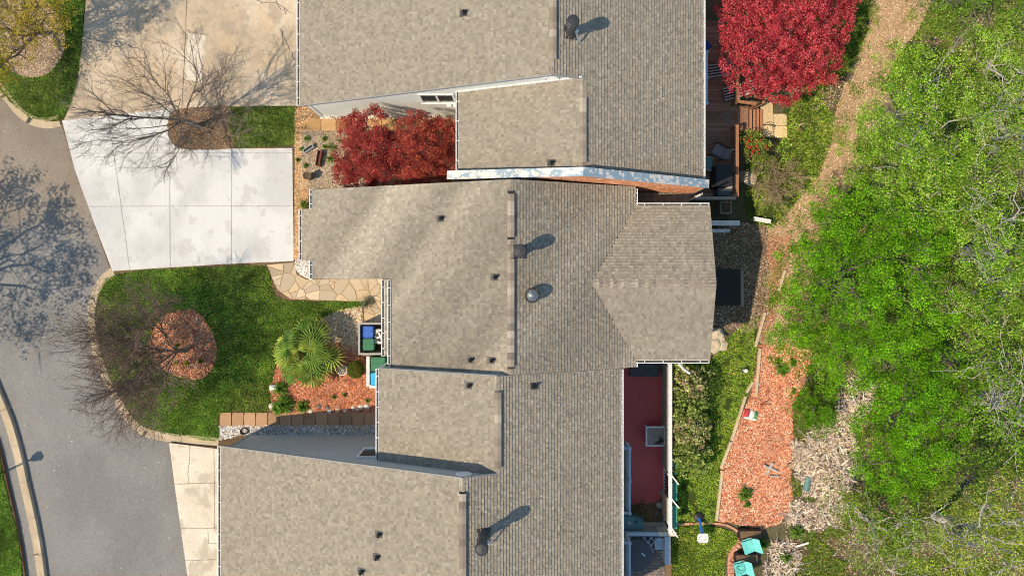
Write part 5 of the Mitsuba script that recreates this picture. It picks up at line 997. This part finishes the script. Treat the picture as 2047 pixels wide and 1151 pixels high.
for i in range(8): j = (i + 1) % 8; rr = [.34, .22, .36, .2, .32, .24, .34, .2]; m.add([(x, y, 2.1), (x + rr[i] * math.cos(a[i]), y + rr[i] * math.sin(a[i]), 1.35), (x + rr[j] * math.cos(a[j]), y + rr[j] * math.sin(a[j]), 1.35)], [[0, 1, 2]])
part(k, 'canopy', m, 'cloth_blue'); part(k, 'pole', MB().tube([(x, y, DZ), (x, y, 2.15)], .022, 8), 'white_aged')
def sling_chair(name, label, u, v, ang, seat, frame, z0, w=.56, cat='chair', zs=.42):
    cx, cy = P(u, v, z0 + .5)[:2]; k = thing(name, label, cat); c, s = math.cos(math.radians(ang)), math.sin(math.radians(ang)); R = np.array([[c, -s, 0], [s, c, 0], [0, 0, 1]])
    tr = lambda q: np.asarray(q, float) @ R.T + [cx, cy, z0]
    def slab(p, q, hw, th):
        n = 7; pts = np.linspace(p, q, n); V = []
        for i, e in enumerate(pts):
            dz = -.035 * math.sin(math.pi * i / (n - 1)); V += [(e[0], -hw, e[1]), (e[0], 0, e[1] + dz), (e[0], hw, e[1])]
        V = tr(V); f = []
        for i in range(n - 1):
            for j in range(2): f.append([i * 3 + j, i * 3 + j + 1, i * 3 + 4 + j, i * 3 + 3 + j])
        m = MB(); m.add(V, np.array(f)[:, ::-1]); m.add(V - [0, 0, th], np.array(f)); return m
    part(k, 'seat', slab((-.30, zs + .02), (.24, zs - .02), w / 2 - .03, .02), seat, True); part(k, 'backrest', slab((.25, zs), (.52, zs + .52), w / 2 - .03, .02), seat, True)
    for sd in (-w / 2, w / 2):
        part(k, 'frame', MB().tube(tr([(-.32, sd, zs), (.24, sd, zs - .03), (.54, sd, zs + .54)]), .02, 6), frame); part(k, 'armrest', MB().tube(tr([(-.30, sd, zs + .22), (.1, sd, zs + .24), (.37, sd, zs + .22)]), .024, 6), frame)
        for x, e in ((-.30, -.34), (.22, .34)): part(k, 'leg', MB().tube(tr([(x, sd, zs + (.22 if x < 0 else 0)), (e, sd, 0)]), .018, 6), frame)
sling_chair('sling_chair', 'grey sling chair with black frame on the shaded wooden deck', 1438, 302, -28, 'cloth_grey', 'black_plastic', DZ, .66)
sling_chair('sling_chair', 'teal cushioned chair on the deck close to the roof edge', 1412, 327, 170, 'teal_dull', 'grey_paint', DZ, .62)
k = thing('grill', 'black covered grill in the shaded corner of the deck', 'grill'); a = ptop(1432, 330, 1464, 372, 1.75)
m = MB(); v, f = extr(sbox(*[a[i] for i in (0, 2, 1, 3)]).buffer(-.06).buffer(.06, quad_segs=3), 0, 1); zz = v[:, 2]; cx, cy = (a[0] + a[1]) / 2, (a[2] + a[3]) / 2; sc = 1.0 + .10 * (1 - zz)
m.add(np.c_[cx + (v[:, 0] - cx) * sc, cy + (v[:, 1] - cy) * sc, DZ + zz * 1.0], f); part(k, 'cover', m, 'black_plastic')
part(k, 'side_cover', MB().add(*rbox(a[0] + .12, a[1] - .02, a[2] - .42, a[2] - .09, DZ, DZ + .85, .05)), 'tub_grey')
k = thing('folded_cloth', 'folded pale grey cloth with pleats at the foot of the black grill', 'cloth'); c = P(1450, 376, 1.62); m = MB()
for i in range(7): m.add([(c[0] + .34, c[1] + .18, 1.66), (c[0] - .30 + i * .09, c[1] - .16, 1.62 + .02 * (i % 2)), (c[0] - .30 + (i + 1) * .09, c[1] - .16, 1.62 + .02 * ((i + 1) % 2))], [[0, 1, 2]])
put(k, m, 'grey_wood')
k = thing('hoop_hanger', 'thin black garden hoop standing on the tan paving squares', 'hoop'); a = np.linspace(0, 2 * math.pi, 30); c = P(1533, 258, .4); put(k, MB().tube(np.c_[c[0] + .30 * np.cos(a), c[1] + .30 * np.sin(a), .4 + .1 * np.sin(a)], .012, 5), 'dark_metal', True)
part(k, 'post', MB().tube([(c[0] - .1, c[1] - .28, .31), (c[0] - .1, c[1] - .3, 0)], .012, 5), 'dark_metal')
# fence boards below the deck, board, planter and mat behind the middle house
k = thing('privacy_fence', 'white painted board fence stub at the corner of the rear wing', 'fence'); b = ptop(1424, 442, 1478, 455, 1.5)
part(k, 'panel', MB().bb(8.62, b[1], b[3] - .06, b[3], .05, 1.5), 'bluegrey_paint'); part(k, 'panel', MB().bb(8.62, b[1] - .45, b[2] - .16, b[2] - .10, .05, 1.3), 'bluegrey_paint')
part(k, 'top_rail', MB().bb(8.6, b[1] + .02, b[3] - .22, b[3] + .03, 1.502, 1.54), 'white_aged'); part(k, 'top_rail', MB().bb(8.6, b[1] - .43, b[2] - .20, b[2] - .06, 1.302, 1.33), 'white_aged')
k = thing('loose_board', 'white sunlit board lying on the grass right of the fence stub', 'board'); m = MB(); m.bar(P(1506, 437, .35), P(1541, 443, .3), .22, .04); put(k, m, 'white_paint')
k = thing('raised_planter', 'shaded wooden planter frame with dead stems below the deck', 'planter'); a = ptop(1440, 402, 1463, 427, .5)
for q in [(a[0], a[1], a[2], a[2] + .08), (a[0], a[1], a[3] - .08, a[3]), (a[0], a[0] + .08, a[2] + .081, a[3] - .081), (a[1] - .08, a[1], a[2] + .081, a[3] - .081)]: part(k, 'board', MB().bb(*q, 0, .5), 'grey_wood')
part(k, 'soil', MB().bb(a[0] + .085, a[1] - .085, a[2] + .085, a[3] - .085, 0, .4), 'soil'); m = MB(); r = np.random.default_rng(9); cx, cy = (a[0] + a[1]) / 2, (a[2] + a[3]) / 2
for i in range(14): e = r.normal(0, .22, 2); m.tube([(cx, cy, .4), (cx + e[0] * .6, cy + e[1] * .6, .75), (cx + e[0], cy + e[1], .95)], [.014, .01, .006], 4)
tag(part(k, 'stems', m, 'twig_dry'), kind='stuff')
k = thing('rubber_mat', 'black rectangular mat on the shaded ground behind the rear wing', 'mat'); a = ptop(1431, 538, 1479, 610, .05); put(k, MB().bb(a[0] - .2, a[1], a[2], a[3], 0, .10), 'mat_black')
k = thing('edging_timber', 'weathered timber along the right edge of the black mat', 'timber'); put(k, MB().bar(P(1483, 540, .06), P(1484, 612, .06), .14, .10), 'grey_wood')
# timber edging of the mulch bed
for i, (p, q, lab) in enumerate([((1569, 540), (1556, 582), 'pale timber edging length under the bright green tree, topmost'), ((1529, 625), (1510, 692), 'pale timber edging length above the orange mulch bed'), ((1519, 696), (1511, 792), 'long pale timber edging length at the top left of the mulch bed'), ((1505, 763), (1492, 784), 'short pale edging log left of the mulch bed'), ((1490, 792), (1462, 880), 'pale timber edging length beside the red bag'), ((1461, 882), (1441, 935), 'pale timber edging length at the left of the mulch bed, middle'), ((1444, 940), (1432, 1040), 'lowest pale timber edging length left of the mulch bed')]):
    k = thing('edging_timber', lab, 'timber'); put(k, MB().bar(P(*p, .08), P(*q, .08), .13, .14), 'pale_wood')
k = thing('mulch_bag', 'red and white plastic bag with green end lying on the orange mulch', 'bag'); c = P(1500, 827, .12)
for i, (dx, w, bs) in enumerate([(-.22, .30, 'bag_red'), (.06, .26, 'white_paint'), (.27, .16, 'bag_green')]):
    n = 6; gx, gy = np.meshgrid(np.linspace(-.5, .5, n), np.linspace(-.5, .5, n)); q = np.stack([gx * w + dx, gy * (.42 - .02 * i), .05 + .11 * np.cos(gy * 2.6) + .02 * np.sin(gx * 9 + i)], -1).reshape(-1, 3); a = math.radians(-14)
    q = np.c_[q[:, 0] * math.cos(a) - q[:, 1] * math.sin(a) + c[0], q[:, 0] * math.sin(a) + q[:, 1] * math.cos(a) + c[1], q[:, 2] + .03]; ii = [[r_ * n + c_, r_ * n + c_ + 1, (r_ + 1) * n + c_ + 1, (r_ + 1) * n + c_] for r_ in range(n - 1) for c_ in range(n - 1)]
    m = MB(); m.add(q, np.array(ii)); lo = q.copy(); lo[:, 2] = .03; m.add(lo, np.array(ii)[:, ::-1]); part(k, ['body', 'label_band', 'end_fold'][i], m, bs, True)
part(k, 'white_edge', MB().bar(P(1488, 834, .12), P(1512, 839, .12), .10, .03), 'white_paint')
k = thing('well_cap', 'small white round pipe cap standing in the grass', 'pipe'); c = P(1491, 741, .35); part(k, 'pipe', MB().lathe([(.07, 0), (.07, .32), (.10, .32), (.10, .38), (.001, .39)], (c[0], c[1], 0), 16), 'white_aged', 30); part(k, 'collar', MB().lathe([(.16, 0), (.16, .08), (.09, .1)], (c[0], c[1], 0), 16), 'dark_metal')
r = np.random.default_rng(14)
for i, (p, q, w, lab, bs) in enumerate([((1520, 808), (1537, 800), .06, 'short reddish stick across the top of the mulch bed', 'brown_wood'), ((1522, 812), (1540, 805), .05, 'second reddish stick on the mulch bed', 'brown_wood'), ((1545, 925), (1532, 948), .16, 'dead grey root piece on the mulch bed', 'bark_pale'), ((1555, 942), (1526, 928), .15, 'dead grey branch stub crossing the root piece', 'bark_pale'), ((1558, 952), (1538, 950), .13, 'short dead stub below the crossing branch stub', 'bark_pale'), ((1600, 960), (1586, 945), .10, 'grey board piece beside the cut log', 'grey_wood'), ((1672, 838), (1722, 815), .14, 'long pale log lying across the brush', 'pale_wood'), ((1590, 1092), (1617, 1084), .10, 'white board lying among the weeds at the bottom', 'white_paint')]):
    k = thing('fallen_log' if bs != 'white_paint' else 'loose_board', lab, 'log' if bs != 'white_paint' else 'board'); a, b = P(*p, .10), P(*q, .12); 
    if bs in ('white_paint', 'grey_wood'): put(k, MB().bar(a, b, w, .04), bs)
    else: put(k, MB().tube(limb_path(a, b, r, 5, .15), np.linspace(w / 2, w / 3, 5), 8), bs, True)
k = thing('cut_log', 'round sawn log end with orange face beside the mulch bed', 'log'); c = P(1580, 931, .2); part(k, 'bark', MB().lathe([(.14, 0), (.14, .2)], (c[0], c[1], 0), 18), 'bark_grey', 30); part(k, 'sawn_face', MB().lathe([(.138, .2), (.06, .203), (.001, .2)], (c[0], c[1], 0), 18), 'chip_soil')
k = thing('green_bucket', 'dark green tapered bucket lying on its side in the brush pile', 'bucket'); a, b = P(1615, 952, .22), P(1612, 980, .22); d = (b - a) / np.linalg.norm(b - a); m = MB().lathe([(.19, 0), (.19, .03), (.175, .03), (.14, 1), (.001, 1)], (0, 0, 0), 20).get()[0]
v = m[0]; L = np.linalg.norm(b - a); sd = np.array([-d[1], d[0], 0]); v = a + np.outer(np.where(v[:, 2] > .5, L, v[:, 2]), d) + np.outer(v[:, 0], sd) + np.outer(v[:, 1], [0, 0, 1]); part(k, 'body', (v, m[1]), 'teal_dull', 30)
m = MB().lathe([(.186, .02), (.001, .02)], (0, 0, 0), 20).get()[0]; v = m[0]; v = a + np.outer(v[:, 2] - .015, d) + np.outer(v[:, 0], sd) + np.outer(v[:, 1], [0, 0, 1]); part(k, 'mouth', (v, m[1]), 'black_plastic')
# brush piles
def brush(label, pg, n, seed, zmax=.6):
    k = thing('brush_pile', label, 'brush pile'); r = np.random.default_rng(seed); q = scatter(pg, 60, r); q = q[r.integers(0, len(q), n)]
    c = np.array(pg.centroid.coords[0]); rad = math.sqrt(pg.area / math.pi); z = zmax * np.clip(1 - np.linalg.norm(q - c, axis=1) / (rad * 1.5), .05, 1) * r.random(n) + .03
    col = pal([(.58, .46, .33), (.72, .61, .47), (.30, .22, .15), (.80, .73, .62), (.18, .13, .10), (.55, .42, .36)], n, r, .15)
    v, f, c2 = strips(np.c_[q, z], r.uniform(.18, .6, n), r.uniform(.02, .06, n), col, r, .22); tag(part(k, 'dry_leaves', (v, f), 'toned_matte', color=np.clip(c2, .02, .9)), kind='stuff')
    m = MB()
    for i in range(40):
        a = np.array([*q[r.integers(n)], r.uniform(.05, zmax)]); e = a + [*r.normal(0, .5, 2), r.normal(0, .1)]; m.tube(limb_path(a, e, r, 4, .2), np.linspace(.022, .01, 4), 4)
    tag(part(k, 'sticks', m, 'bark_pale'), kind='stuff')
brush('large pile of pale dry stalks right of the orange mulch', wobble(poly([(1585, 885), (1625, 862), (1665, 845), (1680, 822), (1706, 832), (1708, 880), (1705, 940), (1690, 985), (1650, 1000), (1610, 985), (1590, 940)]), .2, 1, 1), 5200, 1)
brush('small pile of pale dry stalks between the green tree and the dark bush', wobble(poly([(1680, 770), (1710, 745), (1745, 765), (1740, 815), (1700, 835), (1672, 820)]), .15, 1, 2), 1500, 2)
brush('flat heap of brown twigs below the large stalk pile', wobble(poly([(1580, 1000), (1640, 1000), (1690, 1000), (1690, 1040), (1620, 1060), (1570, 1050)]), .2, 1, 3), 1000, 3, .25)
brush('scattered pale stalks at the bottom right of the turquoise chairs', wobble(poly([(1535, 1085), (1585, 1080), (1600, 1110), (1580, 1160), (1525, 1160)]), .2, 1, 4), 500, 4, .25)

# ---- rear patio of the bottom house
k = struct('patio_floor', extr(poly([(1200, 728), (1300, 728), (1318, 742), (1336, 772), (1340, 985), (1305, 1004), (1285, 1006), (1200, 1006)]), -.2, .05), 'red_floor', label='dark red painted patio floor behind the bottom house')
struct('patio_soil', extr(poly([(1200, 724), (1342, 724), (1342, 1046), (1200, 1046)]), -.25, .012), 'soil', label='dark soil strip round the red patio')
struct('patio_border', extr(poly([(1200, 1042), (1345, 1042), (1348, 1066), (1200, 1066)]), -.2, .10), 'patio_tan', label='tan concrete strip at the bottom of the red patio')
struct('patio_step', extr(poly([(1262, 722), (1316, 722), (1316, 752), (1256, 750)]), -.2, .25), 'tub_grey', label='dark grey concrete step at the top of the red patio')
k = thing('patio_fence', 'white fence with dark balusters between the red patio and the shrubs', 'fence'); FX = P(1340, 0, 1.65)[0]; fy0, fy1 = P(0, 1066, 1.65)[1], P(0, 727, 1.65)[1]
n = 4
for i in range(n): a, b = fy0 + (fy1 - fy0) * i / n, fy0 + (fy1 - fy0) * (i + 1) / n; part(k, 'top_rail', MB().bb(FX - .09, FX + .09, a + .003, b - .003, 1.60, 1.65), 'white_paint')
part(k, 'bottom_rail', MB().bb(FX - .03, FX + .03, fy0, fy1, .14, .22), 'white_paint')
for i in range(7): y = fy0 + .06 + (fy1 - fy0 - .12) * i / 6; part(k, 'post', MB().bb(FX - .05, FX + .05, y - .05, y + .05, 0, 1.598), 'white_paint')
def vy(v): return P(0, v, .8)[1]
nb = int((fy1 - fy0) / .19)
for i in range(nb):
    y = fy0 + .19 * i
    if vy(985) < y + .09 < vy(938) or y < vy(1046): continue
    part(k, 'board', MB().bb(FX - .085, FX - .055, y + .004, y + .186, .06, 1.59 + .006 * (i % 3)), 'grey_wood' if y > vy(940) else 'pale_wood')
for i in range(1, int((fy1 - fy0) / .15)): y = fy0 + .15 * i; part(k, 'baluster', MB().bb(FX - .02, FX + .02, y - .02, y + .02, .222, 1.598), 'dark_metal')
for v, u2 in ((955, 1356), (1002, 1357), (1060, 1354)): q = P(u2, v + 12, 1.55); a = P(1342, v - 6, 1.62); part(k, 'brace', MB().bar((a[0], a[1], 1.63), (q[0], q[1], 1.62), .07, .06), 'white_paint')
for i, (v0, v1, lab) in enumerate([(818, 862, 'green panel hung outside the white fence, topmost of four'), (892, 948, 'green panel hung outside the white fence, second from top'), (964, 1000, 'green panel hung outside the white fence, third from top'), (1010, 1056, 'green panel hung outside the white fence, lowest of four')]):
    a = ptop(1344, v0, 1351, v1, 1.2); k = thing('fence_panel', lab, 'panel'); m = MB(); y = a[2]
    for j in range(5): q0 = a[2] + (a[3] - a[2]) * j / 5; m.bb(FX + .14, FX + .44, q0 + .004, q0 + (a[3] - a[2]) / 5 - .004, 1.16, 1.24); m.bb(FX + .41, FX + .44, q0 + .004, q0 + (a[3] - a[2]) / 5 - .004, .75, 1.158)
    put(k, m, 'board_green')
k = thing('serving_table', 'square slatted grey table with white frame standing on the red patio', 'table'); a = ptop(1291, 852, 1330, 892, .7)
for i in range(10): q = (a[1] - a[0] - .14) / 10; part(k, 'slat', MB().bb(a[0] + .07 + q * i + .003, a[0] + .07 + q * (i + 1) - .003, a[2] + .07, a[3] - .07, .65, .69), 'grey_wood')
for q in [(a[0], a[1], a[2], a[2] + .068), (a[0], a[1], a[3] - .068, a[3]), (a[0], a[0] + .068, a[2] + .07, a[3] - .07), (a[1] - .068, a[1], a[2] + .07, a[3] - .07)]: part(k, 'frame', MB().bb(*q, .63, .70), 'white_paint')
for x in (a[0] + .05, a[1] - .05):
    for y in (a[2] + .05, a[3] - .05): part(k, 'leg', MB().bb(x - .03, x + .03, y - .03, y + .03, .05, .628), 'white_paint')
k = thing('table_ornament', 'black wire bird ornament lying on the slatted grey table', 'ornament'); c = P(1320, 882, .72); m = MB()
m.tube([c + [-.28, -.12, 0], c + [0, 0, .04], c + [.2, .06, .02]], [.03, .07, .02], 6); m.tube([c + [0, 0, .03], c + [.02, .16, .03], c + [-.06, .28, .02]], [.05, .04, .012], 5); m.tube([c + [-.1, -.03, .03], c + [-.02, -.15, .01]], [.03, .012], 5); put(k, m, 'black_plastic', True)
tree('dry_bush', 'olive brown dry bush at the lower end of the red patio', P(1283, 1020, 0), [cl(1287, 1018, .7, 18, .35), cl(1276, 1026, .6, 16, .3)], .03, [(.13, .11, .04), (.19, .16, .06), (.09, .08, .03)], .07, 260, 'twig_brown', 'shrub', None, 88, .2)
for i, (u, v, q) in enumerate([(1318, 1009, .17), (1312, 1025, .14), (1322, 985, .12)]): k = thing('boulder', ['round pale stone in the soil corner of the red patio', 'dark stone below the pale one in the patio soil', 'small stone at the upper edge of the patio soil'][i], 'boulder'); put(k, MB().add(*hip(P(u, v, .05), q, 60 + i, 2, .6), np.array([(.42, .38, .32), (.2, .16, .12), (.32, .28, .24)][i])), 'toned_matte', True)
k = thing('storage_box', 'faded teal storage box at the lower end of the red patio', 'storage box'); a = ptop(1225, 1030, 1287, 1058, .62); part(k, 'box', MB().add(*rbox(a[0], a[1] - .03, a[2] + .03, a[3] - .03, .1, .57, .04)), 'teal_dull'); part(k, 'lid', MB().add(*rbox(*a, .572, .64, .07)), 'teal_dull')
for i, (u, v) in enumerate([(1258, 1045), (1272, 1043)]): c = P(u, v, .65); part(k, 'buckle' if i == 0 else 'dent', MB().lathe([(.09, .641), (.06, .655), (.001, .655)], (c[0], c[1], 0), 12), 'pale_wood' if i == 0 else 'tub_grey')
k = thing('garden_wall', 'low cream wall across the bottom of the red patio', 'wall'); a = ptop(1200, 1064, 1316, 1070, .9); b = ptop(1316, 1063, 1352, 1071, .95); part(k, 'body', MB().bb(a[0], a[1], a[2], a[3], 0, .86), 'siding_grey'); part(k, 'coping', MB().bb(a[0], a[1] - .003, a[2] - .02, a[3] + .02, .862, .90), 'bluegrey_paint'); part(k, 'pier', MB().bb(b[0], b[1], b[2] + .02, b[3] - .02, 0, .90), 'cream_paint'); part(k, 'coping', MB().bb(b[0], b[1], b[2], b[3], .902, .95), 'cream_paint')
k = thing('garden_wall', 'low wall with blue grey coping along the paver patio', 'wall'); a = ptop(1329, 1073, 1340, 1128, .9); part(k, 'body', MB().bb(a[0] + .03, a[1] - .03, a[2], a[3], 0, .86), 'siding_grey'); part(k, 'coping', MB().bb(*a, .862, .90), 'bluegrey_paint')
k = struct('paver_patio', extr(poly([(1200, 1066), (1330, 1066), (1330, 1500), (1200, 1500)]), -.25, .0), 'silt', label='dark joints of the brick paver patio')
r = np.random.default_rng(17); a = ptop(1232, 1068, 1329, 1190, .04); row = 0; y = a[3]
while y > a[2]:
    x = a[0] - (.11 if row % 2 else 0)
    while x < a[1] - .05:
        part('paver_patio', 'paver', MB().bb(x + .006, min(x + .214, a[1]), y - .154, y - .006, -.1, .035 + r.uniform(0, .008), np.array([(.20, .165, .14), (.25, .20, .165), (.165, .14, .125)][r.integers(3)]) * r.uniform(.9, 1.1)), 'toned_matte'); x += .22
    y -= .16; row += 1
k = thing('hot_tub', 'round grey covered hot tub beside the paver patio', 'hot tub'); c = P(1272, 1110, .85); R_ = 33 * (H - .85) / F
part(k, 'shell', MB().lathe([(R_ * .96, .0), (R_ * .97, .70)], (c[0], c[1], 0), 40), 'grey_wood', 30); part(k, 'cover', MB().lathe([(R_ * .97, .70), (R_, .71), (R_, .80), (R_ * .97, .84), (R_ * .5, .875), (.001, .885)], (c[0], c[1], 0), 40), 'tub_grey', 30)
for u, v in ((1284, 1106), (1288, 1109)): q = P(u, v, .87); part(k, 'handle', MB().box((q[0], q[1], .868), (.09, .11, .03), 40), 'bluegrey_paint')
k = thing('trellis', 'white diagonal lattice leaning beside the hot tub', 'trellis'); c = P(1268, 1083, .7)
for i in range(5):
    x = c[0] - .62 + i * .36
    for s in (-1, 1): part(k, 'lath', MB().bar((x, c[1] + s * .24, .62 + .02 * (s > 0)), (x + .5, c[1] - s * .24, .62 + .02 * (s > 0)), .035, .015), 'bluegrey_paint')
part(k, 'frame', MB().bar((c[0] + .62, c[1] + .1, .66), (c[0] + 1.0, c[1] - .55, .62), .06, .03), 'bluegrey_paint')
for x in (c[0] - .4, c[0] + .8): part(k, 'post', MB().bb(x - .02, x + .02, c[1] - .02, c[1] + .02, 0, .62), 'bluegrey_paint')
k = thing('patio_cabinet', 'pale blue grey cabinet by the low wall of the paver patio', 'cabinet'); a = ptop(1309, 1075, 1327, 1098, .6); part(k, 'body', MB().bb(a[0] + .02, a[1] - .02, a[2] + .02, a[3] - .02, 0, .56), 'grey_paint_light'); part(k, 'top', MB().bb(*a, .562, .6), 'bluegrey_paint')
k = thing('white_bucket', 'small white bucket at the foot of the low wall', 'bucket'); c = P(1324, 1106, .3); part(k, 'body', MB().lathe([(.10, .03), (.13, .3), (.14, .3), (.125, .28), (.001, .1)], (c[0], c[1], 0), 16), 'white_aged', 30); part(k, 'handle', MB().bar((c[0] - .14, c[1], .29), (c[0] + .14, c[1], .29), .015, .015), 'dark_metal')
# brick edging and path
edge = curve([(1352, 1047), (1400, 1045), (1440, 1046), (1462, 1053), (1478, 1066), (1474, 1082), (1460, 1100), (1456, 1130), (1458, 1160), (1462, 1230)], 8)
line = LineString(PX(edge)); r = np.random.default_rng(19); k = numbered('brick_edging'); tag(k, 'curved salmon brick edging between lawn and mulch', 'edging', kind='structure'); n = int(line.length / .22)
for i in range(n):
    a, b = np.array(line.interpolate(i * .22).coords[0]), np.array(line.interpolate((i + 1) * .22).coords[0]); c = (a + b) / 2; an = math.degrees(math.atan2(*(b - a)[::-1])); wide = c[1] < P(0, 1060)[1]
    for j in range(3 if wide else 1):
        o = np.array([math.cos(math.radians(an + 90)), math.sin(math.radians(an + 90))]) * (j * .112) ; part(k, 'brick', MB().box((c[0] + o[0], c[1] + o[1], .01), (.21 * (1 if j == 0 else .9), .105, .10 + r.uniform(0, .015)), an + r.normal(0, 2), np.array([(.52, .25, .17), (.58, .31, .22), (.46, .21, .14)][r.integers(3)]) * r.uniform(.9, 1.1)), 'toned_matte')
# blue and white toy on the lawn
k = thing('toy_hoop', 'blue post toy with black base and white round cornered board lying on the lawn', 'toy'); a, b = P(1399, 1036, .3), P(1404, 1066, .75)
part(k, 'base', MB().lathe([(.26, .02), (.28, .06), (.25, .16), (.1, .22), (.001, .23)], (a[0], a[1], 0), 24), 'black_plastic', 30); part(k, 'post', MB().tube([(a[0], a[1], .15), (b[0], b[1], .75)], [.075, .065], 12), 'toy_blue', True)
c = P(1405, 1075, .8); g = Polygon(sbox(c[0] - .24, c[1] - .2, c[0] + .24, c[1] + .2).buffer(-.1).buffer(.14, quad_segs=6)); holes = [Point(c[0] + .17 * math.cos(t), c[1] + .14 * math.sin(t)).buffer(.026) for t in np.arange(8) * .785 + .4]
part(k, 'board', MB().add(*extr(g.difference(unary_union(holes)), .76, .80)), 'white_paint'); part(k, 'rim', MB().add(*extr(g.buffer(-.0).difference(g.buffer(-.02)), .80, .815)), 'white_aged')
sling_chair('garden_chair', 'turquoise garden chair with black frame at the bottom, upper one', 1497, 1092, 18, 'teal', 'black_plastic', 0, .82, zs=.42)
sling_chair('garden_chair', 'turquoise garden chair with coiled hose on its seat, lower one', 1481, 1137, 14, 'teal', 'black_plastic', 0, .82, zs=.42)
k = thing('coiled_hose', 'thin green hose coiled on the lower turquoise chair', 'hose'); a = np.linspace(0, 12, 60); c = P(1480, 1136, .5); put(k, MB().tube(np.c_[c[0] + (.16 + .01 * a) * np.cos(a), c[1] + (.12 + .008 * a) * np.sin(a), .52 + .004 * a], .012, 5), 'board_green', True)
for i, (u, v) in enumerate([(1500, 1068), (1492, 1116)]):
    k = thing('planter_tub', ['black planter tub above the upper turquoise chair', 'black planter tub between the two turquoise chairs'][i], 'planter'); a = ptop(u - 22, v - 9, u + 24, v + 9, .4); part(k, 'body', MB().add(*rbox(*a, 0, .4, .06)), 'black_plastic'); part(k, 'soil', MB().bb(a[0] + .05, a[1] - .05, a[2] + .05, a[3] - .05, .4, .405), 'soil')

# ---- repeats carry the name of their group
GROUPS = {'terraced_house': 'row of terraced houses', 'red_maple': 'red maples', 'dense_tree': 'bright green trees on the right', 'woodland_tree': 'light green woodland trees', 'bare_tree': 'leafless trees in front of the houses', 'hedge_shrub': 'shrubs along the white fence', 'garden_plant': 'small plants of the gravel garden',
          'bedding_plant': 'small plants of the mulch beds', 'wheeled_bin': 'wheeled bins beside the house front', 'planter_trough': 'planter troughs on the gravel', 'edging_stone': 'stones edging the palm mulch', 'boulder': 'boulders in the gardens', 'deck_lounger': 'striped loungers on the deck', 'sling_chair': 'chairs on the deck', 'garden_chair': 'turquoise garden chairs',
          'edging_timber': 'timber edging lengths', 'loose_board': 'loose white boards', 'fallen_log': 'dead wood lying on the ground', 'brush_pile': 'piles of dry brush', 'fence_panel': 'green panels on the white fence', 'garden_wall': 'low garden walls', 'planter_tub': 'black planter tubs'}
for k_, d_ in labels.items():
    if '__' in k_ or d_.get('kind') or 'category' not in d_: continue
    base_ = k_[:-4] if k_[-4:-3] == '_' and k_[-3:].isdigit() else k_
    if base_ in GROUPS: d_['group'] = GROUPS[base_]
